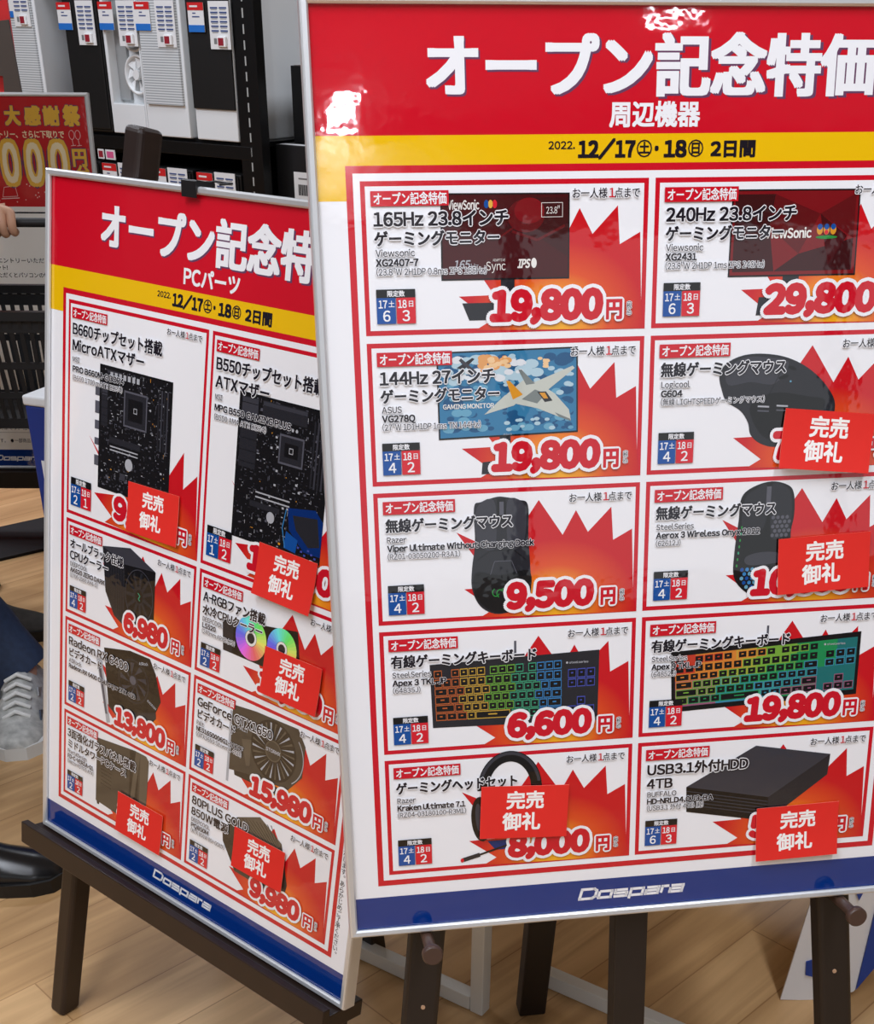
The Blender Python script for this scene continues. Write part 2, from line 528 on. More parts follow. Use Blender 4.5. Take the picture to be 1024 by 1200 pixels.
# ------------------------------------------------------------------ product pictures printed on the cards
def monitor(S, X, Y, q, m, leg, foot):
    S.poly([(X + x, Y + y) for x, y in leg], 'charcoal', 4)
    S.poly([(X + x, Y + y) for x, y in foot], 'charcoal', 4)
    S.poly([(X + x, Y + y) for x, y in q], 'black', 5)
    c = (sum(p[0] for p in q) / 4, sum(p[1] for p in q) / 4)
    S.poly([(X + c[0] + (x - c[0]) * .978, Y + c[1] + (y - c[1]) * .962) for x, y in q], m, 5.5)
def p_mon165(S, X, Y):
    monitor(S, X, Y, [(67, 9.8), (178, 10.6), (178.2, 78), (66.4, 77.6)], 'maroon', [(118, 77), (130, 77), (130, 100), (118, 100)], [(84, 96), (140, 96), (146, 110), (90, 110)])
    A = lambda *a, **k: S.text(a[0], X + a[1], Y + a[2], Y + a[3], *a[4:], **k)
    S.poly([(X + x, Y + y) for x, y in ((120, 40), (140, 14), (176, 14), (176, 60), (150, 44))], 'facet2', 6)
    S.ell(X + 140, Y + 28, 16, 13, 'facet', 6.2); S.ell(X + 143, Y + 24, 13, 10, 'maroon2', 6.4)
    S.line([(X + 128, Y + 40), (X + 150, Y + 47), (X + 174, Y + 36)], 2.2, 'facet', 6.6)
    S.line([(X + 100, Y + 45), (X + 118, Y + 44), (X + 134, Y + 34)], 1.6, 'facet', 6.7)
    A('ViewSonic', 73, 15.6, 22.4, 'paper', 7, x1=X + 100, bold=.015)
    for k, c in enumerate(('limblue', 'salegold', 'limred')):
        S.ell(X + 106 + k * 3.6, Y + 18.6, 2, 3.2, c, 7)
    A('165', 77, 62, 68.5, 'silver', 7, x1=X + 91, bold=.02, shear=.2); A('Hz', 92, 64.5, 68.5, 'silver', 7)
    A('ADAPTIVE', 111, 61.2, 63.2, 'paper', 7, x1=X + 122); A('Sync', 105, 63.4, 70.2, 'paper', 7, x1=X + 122.5)
    A('IPS', 132.5, 62, 68.6, 'paper', 7, x1=X + 143, bold=.03, shear=.2); S.ell(X + 147, Y + 65, 2.4, 4, 'paper', 7)
    S.frame(X + 153.4, Y + 18, X + 172, Y + 29.4, .4, 'paper', 7); A('23.8"', 157.4, 21.4, 26.6, 'paper', 7, x1=X + 169.4)
def p_mon240(S, X, Y):
    monitor(S, X, Y, [(69, 10), (185.6, 10.6), (186.4, 80.4), (68.2, 80)], 'maroon2', [(119, 80), (134, 80), (134, 100), (119, 100)], [(98, 97), (150, 97), (156, 112), (96, 112)])
    for q, c, l in (([(72, 14), (108, 14), (104, 40), (110, 76), (72, 76)], 'facet2', 6), ([(108, 14), (150, 30), (132, 62), (104, 40)], 'facet', 6),
                    ([(150, 30), (182, 14), (182, 50)], 'facet', 6), ([(132, 62), (182, 50), (182, 76), (110, 76)], 'facet2', 6.1), ([(150, 30), (176, 48), (160, 72)], 'maroon', 6.2)):
        S.poly([(X + x, Y + y) for x, y in q], c, l)
    S.text('ViewSonic', X + 100, Y + 41.4, Y + 49, 'paper', 7, x1=X + 143, bold=.025)
    for k, c in enumerate(('limblue', 'limblue', 'limblue')):
        S.ell(X + 150.4 + k * 6.2, Y + 43, 2.8, 4.0, 'gold', 7); S.ell(X + 150.4 + k * 6.2, Y + 40.6, 2.3, 2.4, c, 7.2)
        S.ell(X + 150.4 + k * 6.2, Y + 45, 1.8, 1.8, ('gold', 'limred', 'gold')[k], 7.3)
    S.ell(X + 157, Y + 49, 10, 1.4, 'green', 7.1)
def p_mon144(S, X, Y):
    monitor(S, X, Y, [(60.3, 8.6), (186.6, 7.1), (187.6, 79.8), (60.8, 82.5)], 'sky', [(116, 80), (126, 80), (125, 100), (115, 100)], [(100, 103), (148, 100), (150, 114), (99, 113.5)])
    rnd = random.Random(4)
    def blob(n, x0, x1, y0, y1, r, c, l):
        for k in range(n):
            rx = r * rnd.uniform(.6, 1.4)
            x = min(max(rnd.uniform(x0, x1), 64.5 + rx), 183.5 - rx); y = min(max(rnd.uniform(y0, y1), 11.5 + rx * .6), 77 - rx * .6)
            S.ell(X + x, Y + y, rx, rx * .6, c, l + k * .004, n=12)
    blob(40, 64, 184, 12, 77, 7, 'sky3', 5.7); blob(50, 64, 184, 26, 77, 5, 'sky', 5.95); blob(40, 64, 184, 28, 77, 4, 'sky2', 6.2)
    blob(26, 66, 150, 12, 34, 5, 'cloud2', 6.4); blob(24, 66, 140, 14, 32, 3.6, 'cloud', 6.5); blob(22, 112, 182, 24, 52, 3, 'cloud2', 6.6)
    blob(30, 64, 184, 55, 77, 3, 'sky3', 6.0); blob(10, 110, 184, 64, 76, 2.6, 'cloud2', 6.62)
    blob(18, 101, 126, 13, 25, 3.6, 'blast', 6.7); blob(14, 103, 124, 14, 23, 2.4, 'blast2', 6.8); blob(8, 151, 160, 16, 23, 2, 'blast2', 6.75)
    P = lambda pts, c, l: S.poly([(X + x, Y + y) for x, y in pts], c, l)
    P([(102, 62), (121, 46), (138, 48), (129, 55)], 'jet', 7)                 # near wing
    P([(142, 38), (182, 23), (184, 25), (158, 44)], 'jet', 7)                 # far wing
    P([(119, 48), (137, 34), (150, 36), (166, 46), (179, 60), (181, 70), (170, 66), (150, 58), (132, 54)], 'jet', 7.2)
    P([(128, 50), (122, 34), (125, 34), (137, 46)], 'gold', 7.4)              # fins
    P([(140, 38), (133, 25), (136, 25), (148, 37)], 'jet2', 7.4)
    P([(136, 50), (148, 42), (158, 46), (150, 54)], 'jet2', 7.5)
    P([(150, 44), (158, 44), (164, 52), (157, 53)], 'charcoal', 7.6)          # canopy
    P([(152, 45), (157, 45), (160, 50), (156, 50)], 'gold', 7.7)
    P([(166, 62), (180, 68), (181, 70), (170, 66)], 'jet2', 7.6)
    P([(78, 22), (92, 14), (94, 15), (84, 24)], 'charcoal', 7); P([(82, 14), (96, 26), (94, 28), (80, 16)], 'charcoal2', 7.1)
    S.text('GAMING MONITOR', X + 65, Y + 52.4, Y + 56.2, 'paper', 8, x1=X + 111, bold=.02)
    S.text('ASUS', X + 119, Y + 78.6, Y + 80.2, 'silver', 8, x1=X + 127)
def smooth_poly(pts, n=5):
    out = []
    N = len(pts)
    for i in range(N):
        p0, p1, p2, p3 = pts[i - 1], pts[i], pts[(i + 1) % N], pts[(i + 2) % N]
        for k in range(n):
            t = k / n
            out.append(tuple(0.5 * (2 * p1[j] + (p2[j] - p0[j]) * t + (2 * p0[j] - 5 * p1[j] + 4 * p2[j] - p3[j]) * t * t + (3 * p1[j] - p0[j] - 3 * p2[j] + p3[j]) * t ** 3) for j in (0, 1)))
    return out
def p_mouse604(S, X, Y):
    P = lambda pts, c, l: S.poly([(X + x, Y + y) for x, y in smooth_poly(pts)], c, l)
    P([(65.2, 36), (71, 25.5), (86.5, 18.9), (106.6, 18), (129, 22), (150, 32), (167.5, 47), (177.6, 64), (172, 84), (150, 98), (122.4, 100), (107, 96), (97.6, 88), (94.6, 77.6), (87, 67), (73, 58), (68, 48)], 'charcoal', 5)
    P([(72, 30), (88, 21), (108, 21), (130, 26), (118, 44), (95, 42), (74, 44)], 'charcoal2', 5.5)
    P([(96, 62), (118, 52), (150, 56), (168, 62), (150, 90), (120, 94), (104, 84)], 'black', 5.5)
    S.line([(X + 128, Y + 24), (X + 112, Y + 56)], .5, 'black', 6)
    for x in (103, 121):
        S.rect(X + x, Y + 63, X + x + 11, Y + 64.4, 'silver', 6, rot=4); S.rect(X + x, Y + 67, X + x + 11, Y + 68.2, 'slate', 6, rot=4)
    S.ell(X + 126, Y + 38.5, 5, 1.6, 'black', 6, rot=-12); S.ell(X + 134, Y + 31, 4, 1.6, 'black', 6, rot=20); S.ell(X + 133, Y + 42.5, .9, .9, 'sky2', 6.2, n=10)
def p_mouse_viper(S, X, Y):
    P = lambda pts, c, l: S.poly([(X + x, Y + y) for x, y in smooth_poly(pts)], c, l)
    P([(91.5, 16), (98, 11.5), (111.8, 7.6), (120, 7.9), (133, 11), (141.6, 16), (142, 44), (143.6, 70), (144.3, 96), (138, 107), (126, 113.6), (110, 115), (96, 107), (88.5, 90), (89, 70), (92, 48)], 'charcoal', 5)
    P([(94, 17), (110, 10.5), (112, 44), (108, 56), (94, 48)], 'charcoal2', 5.5)
    P([(123, 10.5), (139, 17), (138, 48), (126, 56), (122, 44)], 'charcoal2', 5.5)
    P([(92, 76), (116, 79), (142, 76), (143, 96), (126, 112), (108, 113), (92, 98)], 'black', 5.6)
    S.rect(X + 113, Y + 9, X + 121, Y + 30, 'black', 6); S.rect(X + 115, Y + 12, X + 119, Y + 24, 'slate', 6.2)
    S.line([(X + 94, Y + 64), (X + 106, Y + 56), (X + 128, Y + 56), (X + 140, Y + 66)], .7, 'black', 6.3)
    S.line([(X + 106, Y + 78), (X + 110, Y + 66), (X + 126, Y + 66), (X + 131, Y + 78)], .6, 'slate', 6.3)
    for k in range(3):
        S.arc(X + 111 + k * 4, Y + 95 + (k % 2), 3.2, 3.6, .9, 'green', 6.5, 20 + 90 * k, 250 + 90 * k, n=10)
def p_mouse_aerox(S, X, Y):
    P = lambda pts, c, l: S.poly([(X + x, Y + y) for x, y in smooth_poly(pts)], c, l)
    P([(92.6, 18.5), (102.9, 9.2), (121, 4.5), (137.6, 8.5), (144, 17), (145.6, 36), (143.4, 54), (146, 80), (141, 100), (128, 111), (115, 113.7), (99.6, 106), (89.2, 92), (88.6, 69), (91, 40)], 'black', 5)
    P([(96, 20), (106, 11), (117, 8), (118, 40), (110, 52), (95, 48)], 'charcoal', 5.5)
    P([(122, 7.5), (137, 11), (142, 20), (143, 40), (139, 54), (126, 58), (122, 40)], 'charcoal', 5.5)
    S.rect(X + 117, Y + 9, X + 121.5, Y + 32, 'slate', 5.8)
    for r in range(5):                                                       # honeycomb openings
        for c in range(4):
            S.ell(X + 125 + c * 4.6 + (r % 2) * 2.3, Y + 38 + r * 4.2, 1.9, 1.9, 'slate', 6, n=6, rot=30)
    for r in range(6):
        for c in range(5):
            x, y = 97 + c * 5.2 + (r % 2) * 2.6, 86 + r * 4.2
            if (x - 118) ** 2 / 24 ** 2 + (y - 84) ** 2 / 27 ** 2 < 1:
                S.ell(X + x, Y + y, 2.0, 2.0, ('limblue', 'k4', 'sky2')[(r + c) % 3], 6, n=6, rot=30)
    for k in range(7):
        S.ell(X + 94.5 - k * .5, Y + 46 + k * 6, .9, 1.5, ('green', 'k3', 'green')[k % 3], 6, n=8)
    P([(100, 74), (116, 70), (134, 72), (136, 80), (104, 82)], 'charcoal2', 6)
def keyboard(S, X, Y, TL, TR, BR, BL, body, pal, caps, lk, mode):
    def W(u, v):
        a = (TL[0] + (TR[0] - TL[0]) * u, TL[1] + (TR[1] - TL[1]) * u); b = (BL[0] + (BR[0] - BL[0]) * u, BL[1] + (BR[1] - BL[1]) * u)
        return (X + a[0] + (b[0] - a[0]) * v, Y + a[1] + (b[1] - a[1]) * v)
    def R(u0, v0, u1, v1, c, l):
        S.poly([W(u0, v0), W(u1, v0), W(u1, v1), W(u0, v1)], c, l)
    R(0, 0, 1, 1, body, 4.5)
    rows = [(.10, .22), (.24, .37), (.38, .50), (.51, .63), (.64, .76), (.77, .89)]
    def glow(u, r):
        k = min(5, max(0, int((u * 6.6) if mode == 0 else (u * 4.2 + r * .55))))
        return pal[k]
    def key(u0, r, w):
        v0, v1 = rows[r]
        R(u0, v0, u0 + w, v1, glow(u0, r), 5)
        R(u0 + .004, v0 + .014, u0 + w - .004, v1 - .014, caps, 5.6)
        if w > .034:
            R(u0 + w * .36, v0 + .045, u0 + w * .62, v0 + .065, glow(u0, r), 6)
    W1 = .0505
    for k in (0, 2, 3, 4, 5, 6.5, 7.5, 8.5, 9.5, 11, 12, 13, 14):
        key(.022 + k * W1, 0, W1 * .92)
    for k in range(15):
        key(.022 + k * W1, 1, W1 * .92)
    for r, off in ((2, 1.5), (3, 1.8), (4, 2.3)):
        key(.022, r, off * W1 * .96)
        k = off
        while k < 13.2:
            key(.022 + k * W1, r, W1 * .92); k += 1
        key(.022 + k * W1, r, (15 - k) * W1 * .96)
    for a, b in ((0, 1.3), (1.3, 2.5), (2.5, 3.7), (3.7, 4.7), (4.7, 9), (9, 10), (10, 11.1), (11.1, 12.3), (12.3, 13.5), (13.5, 15)):
        key(.022 + a * W1, 5, (b - a) * W1 * .95)
    for r in (1, 2):
        for k in range(3):
            key(.815 + k * .056, r, .05)
    key(.871, 4, .05)
    for k in range(3):
        key(.815 + k * .056, 5, .05)
    a = W(.82, .13)
    S.text('steelseries', a[0], a[1], a[1] + 2.0, 'silver', 6.5, x1=a[0] + 19, bold=.02)
    S.ell(a[0] - 2, a[1] + 1, 1.1, 1.1, 'silver', 6.5, n=12)
    c = W(.5, 0)
    S.rect(c[0] - 1, c[1] - 16, c[0] + 1.2, c[1] - 2, 'slate', 4.2)
def p_kb3(S, X, Y):
    keyboard(S, X, Y, (46.6, 34), (211.5, 29), (210.8, 99.5), (48.2, 96.5), 'charcoal', ('k0', 'k1', 'k2', 'k3', 'k4', 'k5'), 'black', 0, 0)
def p_kb9(S, X, Y):
    for k, c in enumerate(('m0', 'm1', 'm1', 'k1', 'm2', 'm2', 'm3', 'm3', 'teal')):
        u0, u1 = .02 + k * .107, .02 + (k + 1) * .107
        q = [(30 + 194.2 * u, 36 - 9.5 * u) for u in (u0, u1)]; r = [(33 + 191.4 * u, 97 - 6.5 * u) for u in (u0, u1)]
        f = lambda a, b, t: (X + a[0] + (b[0] - a[0]) * t, Y + a[1] + (b[1] - a[1]) * t)
        S.poly([f(q[0], r[0], .08), f(q[1], r[1], .08), f(q[1], r[1], .5), f(q[0], r[0], .5)], c, 4.7)
        c2 = ('m5', 'm5', 'm4', 'm4', 'k3', 'm3', 'm3', 'teal', 'teal')[k]
        S.poly([f(q[0], r[0], .5), f(q[1], r[1], .5), f(q[1], r[1], .92), f(q[0], r[0], .92)], c2, 4.7)
    keyboard(S, X, Y, (30, 36), (224.2, 26.5), (224.4, 90.5), (33, 97), 'black', ('m0', 'm1', 'm2', 'm3', 'm4', 'm5'), 'black', 0, 1)
def p_headset(S, X, Y):
    S.arc(X + 123, Y + 38, 27, 34, 11, 'black', 5, 180, 360, n=26)
    S.arc(X + 123, Y + 38, 30, 37, 3, 'charcoal2', 5.5, 190, 350, n=26)
    S.ell(X + 94, Y + 68, 10, 24, 'black', 5.2, rot=-4); S.ell(X + 152, Y + 68, 10, 24, 'black', 5.2, rot=4)
    S.ell(X + 91.5, Y + 66, 3.4, 15, 'charcoal2', 5.6, rot=-4)
    S.line([(X + 120, Y + 98), (X + 92, Y + 106)], 2.0, 'black', 6); S.line([(X + 92, Y + 106), (X + 75, Y + 110.5)], 4.4, 'charcoal', 6.1); S.ell(X + 74, Y + 110.8, 1.8, 2.3, 'limred', 6.3, n=12)
    S.poly([(X + 100, Y + 92), (X + 140, Y + 92), (X + 132, Y + 102), (X + 108, Y + 102)], 'navy', 5.8)
def p_hdd(S, X, Y):
    P = lambda pts, c, l: S.poly([(X + x, Y + y) for x, y in pts], c, l)
    P([(51.7, 50.3), (122.9, 11.4), (202.8, 26), (139.4, 68)], 'charcoal2', 5)
    P([(51.7, 50.3), (139.4, 68), (139.7, 94), (52.9, 77.3)], 'black', 5)
    P([(139.4, 68), (202.8, 26), (201.3, 48), (139.7, 94)], 'charcoal', 5)
    for k in range(5):
        P([(52, 54.4 + k * 3.6), (139, 72.2 + k * 3.6), (139, 73.2 + k * 3.6), (52, 55.3 + k * 3.6)], 'charcoal2', 5.5)
def mobo(S, X, Y, q, seed, heat, sock, blue=False):
    rnd = random.Random(seed)
    x0, y0, x1, y1 = q
    S.rect(X + x0, Y + y0, X + x1, Y + y1, 'black', 5)
    for k in range(620):
        x = rnd.uniform(x0 + 2, x1 - 6); y = rnd.uniform(y0 + 2, y1 - 4)
        w, h = rnd.choice(((1.2, .8), (.8, 1.6), (2.6, 1.0), (3.2, 2.2), (1.0, 1.0), (4.2, .6), (.6, 4)))
        c = rnd.choice(('charcoal2', 'slate', 'slate', 'silver', 'charcoal', 'charcoal2', 'gold' if rnd.random() < .2 else 'slate'))
        S.rect(X + x, Y + y, X + min(x + w, x1 - 1), Y + y + h, c, 5.3 + .001 * k)
    for a, b, c, d in heat:
        S.rect(X + a, Y + b, X + c, Y + d, 'charcoal', 6); S.rect(X + a + 1, Y + b + 1, X + c - 1, Y + b + (d - b) * .3, 'charcoal2', 6.2)
        if d - b > c - a:
            for k in range(6):
                S.rect(X + a, Y + b + (d - b) * (k + .5) / 6, X + c, Y + b + (d - b) * (k + .5) / 6 + .7, 'black', 6.3)
    a, b, c, d = sock
    S.rect(X + a, Y + b, X + c, Y + d, 'slate', 6.5); S.rect(X + a + 2, Y + b + 2, X + c - 2, Y + d - 2, 'charcoal', 6.6)
    S.rect(X + a + 8, Y + b + 8, X + c - 8, Y + d - 8, 'black', 6.7); S.frame(X + (a + c) / 2 - 3, Y + (b + d) / 2 - 3, X + (a + c) / 2 + 3, Y + (b + d) / 2 + 3, .8, 'silver', 6.8)
    for k in range(4):                                                       # memory slots
        S.rect(X + x1 - 24 + k * 5, Y + y0 + 12, X + x1 - 21.4 + k * 5, Y + y0 + 78, 'charcoal2' if k % 2 else 'charcoal', 6.5)
def p_b660(S, X, Y):
    for y, h in ((88, 10), (104, 14), (126, 10), (146, 8), (166, 12)):
        S.rect(X + 54, Y + y, X + 66, Y + y + h, 'slate', 4.8)
    mobo(S, X, Y, (62, 62, 193, 203), 3, [(76, 66, 104, 78), (66, 80, 78, 130)], (108, 84, 150, 124))
    for k in range(7):
        S.rect(X + 82 + k * 8, Y + 68, X + 87 + k * 8, Y + 74, 'silver', 7)
    for y in (150, 154):
        S.rect(X + 84, Y + y, X + 136, Y + y + 1.4, 'silver', 7)
    S.rect(X + 82, Y + 140, X + 140, Y + 147, 'charcoal', 6.9)
    S.ell(X + 120, Y + 166, 7, 7, 'silver', 7); S.rect(X + 104, Y + 178, X + 114, Y + 186, 'charcoal2', 7)
def p_b550(S, X, Y):
    mobo(S, X, Y, (48, 52, 184, 204), 8, [(52, 56, 78, 128), (84, 56, 150, 72)], (112, 84, 148, 114))
    for k in range(9):
        S.ell(X + 88 + k * 6, Y + 78, 1.8, 1.8, 'silver', 7, n=10)
    for y in (149, 154):
        S.rect(X + 82, Y + y, X + 134, Y + y + 1.5, 'silver', 7)
    S.rect(X + 74, Y + 160, X + 120, Y + 166, 'charcoal', 6.9)
    S.ell(X + 107, Y + 172, 6, 6, 'silver', 7)
    S.poly([(X + x, Y + y) for x, y in ((132, 156), (172, 150), (184, 160), (184, 196), (160, 196), (136, 178))], 'navy', 7)
    S.poly([(X + x, Y + y) for x, y in ((140, 162), (176, 158), (182, 186), (166, 190), (146, 176))], 'charcoal', 7.2)
    S.poly([(X + x, Y + y) for x, y in ((132, 180), (150, 186), (148, 200), (130, 198))], 'limblue', 7.1)
    S.line([(X + 130, Y + 158), (X + 126, Y + 178), (X + 132, Y + 198)], 1.2, 'k4', 7.3)
    for k in range(6):
        S.rect(X + 150 + k * 5, Y + 192 + (k % 3) * 3, X + 153 + k * 5, Y + 194 + (k % 3) * 3, 'k5', 7.3)
    S.text('AK', X + 88, Y + 176, Y + 179, 'silver', 7)
def p_cooler(S, X, Y):
    P = lambda pts, c, l: S.poly([(X + x, Y + y) for x, y in pts], c, l)
    P([(74.5, 18), (128, 8), (176, 25), (118, 30)], 'charcoal2', 5)
    P([(74.5, 18), (118, 30), (120, 106), (100, 98), (82, 72)], 'charcoal', 5)
    P([(118, 30), (176, 25), (176, 84), (120, 106)], 'black', 5)
    for k in range(8):
        P([(78 + k * 5, 20 + k * 1.4), (79.4 + k * 5, 20.3 + k * 1.4), (84 + k * 4.6, 74 + k * 3.6), (82.6 + k * 4.6, 73.6 + k * 3.6)], 'black', 5.4)
    for k in range(11):
        a = math.radians(k * 32.7)
        c, s = math.cos(a), math.sin(a)
        P([(147 + 9 * c, 62 + 10 * s), (147 + 24 * c - 5 * s, 62 + 28 * s + 5 * c), (147 + 25 * c - 9 * s, 62 + 29 * s + 9 * c), (147 + 9 * math.cos(a + .5), 62 + 10 * math.sin(a + .5))], 'charcoal', 5.6)
    S.arc(X + 147, Y + 62, 26, 32, 1.2, 'charcoal2', 5.9, 0, 360, n=36)
    S.ell(X + 147, Y + 62, 9, 10, 'charcoal', 6); S.ell(X + 147, Y + 62, 7.4, 8.4, 'black', 6.2)
    S.line([(X + 145, Y + 58), (X + 149, Y + 61), (X + 146, Y + 65), (X + 149, Y + 67)], 1.2, 'k3', 6.4)
def p_aio(S, X, Y):
    P = lambda pts, c, l: S.poly([(X + x, Y + y) for x, y in pts], c, l)
    P([(43, 46), (162, 28), (168, 58), (166, 84), (120, 82), (47, 82)], 'black', 5)
    P([(43, 46), (62, 44), (62, 82), (47, 82)], 'charcoal', 5.3)
    for cx, cy, r in ((91, 56, 25), (140, 54, 23), (158, 88, 10)):
        N = 30
        import colorsys
        for k in range(N):
            a0, a1 = 2 * math.pi * k / N, 2 * math.pi * (k + 1) / N
            hh = colorsys.hsv_to_rgb((.16 - k / N) % 1.0, .55, .95)
            col = ink('hue%d' % k, tuple(int(255 * q) for q in hh))
            P([(cx + r * .38 * math.cos(a0), cy + r * .38 * math.sin(a0)), (cx + r * math.cos(a0), cy + r * math.sin(a0)), (cx + r * math.cos(a1), cy + r * math.sin(a1)), (cx + r * .38 * math.cos(a1), cy + r * .38 * math.sin(a1))], col, 5.8)
        S.ell(X + cx, Y + cy, r * .36, r * .36, 'paper', 6); S.ell(X + cx, Y + cy, r * .24, r * .24, 'charcoal', 6.2)
def p_rx6400(S, X, Y):
    P = lambda pts, c, l: S.poly([(X + x, Y + y) for x, y in pts], c, l)
    P([(66, 33), (79, 36), (98, 113), (91, 116)], 'silver', 4.8); P([(70, 40), (76, 41), (92, 104), (88, 104)], 'slate', 4.9)
    P([(82, 18), (134, 7), (172, 6), (184, 22), (195.5, 54), (187, 70), (146, 84), (94, 92)], 'black', 5)
    P([(94, 92), (146, 84), (187, 70), (188, 78), (180, 86), (110, 100)], 'charcoal', 5)
    P([(120, 96), (178, 84), (178, 88), (122, 101)], 'gold', 4.9)
    S.ell(X + 142, Y + 44, 30, 28, 'charcoal', 5.4); S.ell(X + 142, Y + 44, 28, 26, 'black', 5.5)
    for k in range(9):
        a = math.radians(k * 40)
        P([(142 + 8 * math.cos(a), 44 + 8 * math.sin(a)), (142 + 26 * math.cos(a + .25), 44 + 24 * math.sin(a + .25)), (142 + 26 * math.cos(a + .55), 44 + 24 * math.sin(a + .55))], 'charcoal2', 5.7)
    S.ell(X + 142, Y + 44, 9, 8.6, 'charcoal', 6); S.ell(X + 141, Y + 43, 6, 5.6, 'slate', 6.1)
    S.text('ASRock', X + 152, Y + 16, Y + 19.6, 'silver', 6.4, x1=X + 170, rot=-14, bold=.02); S.text('RADEON', X + 170, Y + 58, Y + 61, 'silver', 6.4, x1=X + 188, rot=20, bold=.02)
def p_gtx(S, X, Y):
    P = lambda pts, c, l: S.poly([(X + x, Y + y) for x, y in pts], c, l)
    P([(66, 22), (70, 22), (70, 110), (66, 110)], 'silver', 4.8)
    P([(70, 14), (108, 10), (176, 8), (189, 25), (188, 62), (168, 84), (108, 88), (70, 94)], 'brown', 5)
    P([(75, 80), (100, 84), (160, 88), (160, 96), (80, 98)], 'brown3', 4.9); P([(118, 90), (150, 90), (150, 100), (118, 100)], 'gold', 4.7)
    S.ell(X + 140, Y + 47, 37, 36, 'brown3', 5.4)
    for k in range(26):
        a = math.radians(k * 13.85)
        P([(140 + 13 * math.cos(a), 47 + 13 * math.sin(a)), (140 + 34 * math.cos(a + .12), 47 + 33 * math.sin(a + .12)), (140 + 34 * math.cos(a + .2), 47 + 33 * math.sin(a + .2))], 'brown2' if k % 2 else 'silver', 5.7)
    S.ell(X + 140, Y + 47, 13, 12.6, 'brown2', 6); S.ell(X + 140, Y + 47, 11.4, 11, 'brown', 6.1)
    S.text('STORMX', X + 140, Y + 45, Y + 49, 'silver', 6.3, ctr=True, bold=.03)
    S.text('PALIT', X + 80, Y + 36, Y + 40, 'silver', 6.3, x1=X + 98, bold=.03)
    S.arc(X + 146, Y + 46, 42, 37, 1.2, 'silver', 6, -40, 50, n=16)
    P([(88, 50), (104, 46), (104, 78), (98, 80)], 'brown2', 5.6)
def p_case(S, X, Y):
    P = lambda pts, c, l: S.poly([(X + x, Y + y) for x, y in pts], c, l)
    P([(72, 16), (150, 7), (172, 7), (178, 12), (176, 72), (158, 100), (120, 108), (72, 105)], 'brown', 5)
    P([(140, 9), (158, 8), (158, 100), (142, 102)], 'brown3', 5.4); P([(152, 8), (161, 8), (152, 70), (143, 78)], 'brown2', 5.5)
    P([(161, 8), (172, 7), (178, 12), (176, 72), (162, 96)], 'brown2', 5.4)
    for k in range(7):
        P([(82, 46 + k * 5), (104, 46 + k * 5.2), (104, 46.8 + k * 5.2), (82, 46.8 + k * 5)], 'brown3', 5.6)
    P([(74, 105), (80, 105), (79, 109), (75, 109)], 'brown3', 4.9)
def p_psu(S, X, Y):
    P = lambda pts, c, l: S.poly([(X + x, Y + y) for x, y in pts], c, l)
    P([(66, 46), (90, 22), (128, 7), (166, 26), (180, 74), (176, 92), (140, 94), (92, 93), (68, 62)], 'brown', 5)
    P([(90, 22), (128, 7), (166, 26), (150, 50)], 'brown2', 5.3); P([(66, 46), (90, 22), (110, 60), (92, 93), (68, 62)], 'brown3', 5.3)
    for k in range(9):
        P([(98 + k * 6, 20 - k * 1.2), (99 + k * 6, 19.6 - k * 1.2), (146 + k * 2, 46 - k * 2), (145 + k * 2, 46.4 - k * 2)], 'brown3', 5.5)

# ------------------------------------------------------------------ posters
def pose(u, v, n, o):
    """poster frame: local x right, y up the sheet, z towards the viewer; origin at the bottom middle of the frame"""
    u, v, n, o = Vector(u), Vector(v), Vector(n), Vector(o) + Vector((0, 0, CAM_H))
    o = o + u * (OX / 1000) + v * (OY / 1000)
    M = Matrix((u, -v, -n)).transposed().to_4x4()
    M.translation = o
    return M
OX, OY = 250.0, 692.0
FM = pose((.98908, .14738, 0), (.03059, -.20530, -.97822), (-.14417, .96754, -.20757), (-.0665, 1.1415, -.1197))
LM = pose((.75937, -.65066, 0), (-.12480, -.14565, -.98143), (.63858, .74527, -.19180), (-.4281, 1.5238, -.2841))
def loc(x, y, z=0.0):
    return Vector(((x - OX) / 1000, -(y - OY) / 1000, z))

ALU = mat('silver_frame', (222, 224, 226), 0.32, metal=0.55, spec=0.5)
BOARD = mat('backing_board', (150, 148, 144), 0.8)
def snap_frame(parent):
    b = MB()
    x0, y0, x1, y1 = -42.6, -134.4, 542.7, 692.2
    prof = [(7.6, .0008), (7.6, .0030), (6.0, .0048), (2.2, .0052), (.6, .0040), (0, .0016), (0, -.0135), (5, -.0135)]
    v = []
    for k, z in prof:
        v += [loc(x0 + k, y0 + k, z), loc(x1 - k, y0 + k, z), loc(x1 - k, y1 - k, z), loc(x0 + k, y1 - k, z)]
    f = []
    for i in range(len(prof) - 1):
        for k in range(4):
            f.append((i * 4 + k, i * 4 + (k + 1) % 4, (i + 1) * 4 + (k + 1) % 4, (i + 1) * 4 + k))
    b.mesh(v, f, ALU)
    b.build('frame', parent)
    b = MB()
    b.box(loc((x0 + x1) / 2, (y0 + y1) / 2, -.0072), ((x1 - x0 - 10) / 1000, (y1 - y0 - 10) / 1000, .0122), BOARD)
    b.build('backing_board', parent)

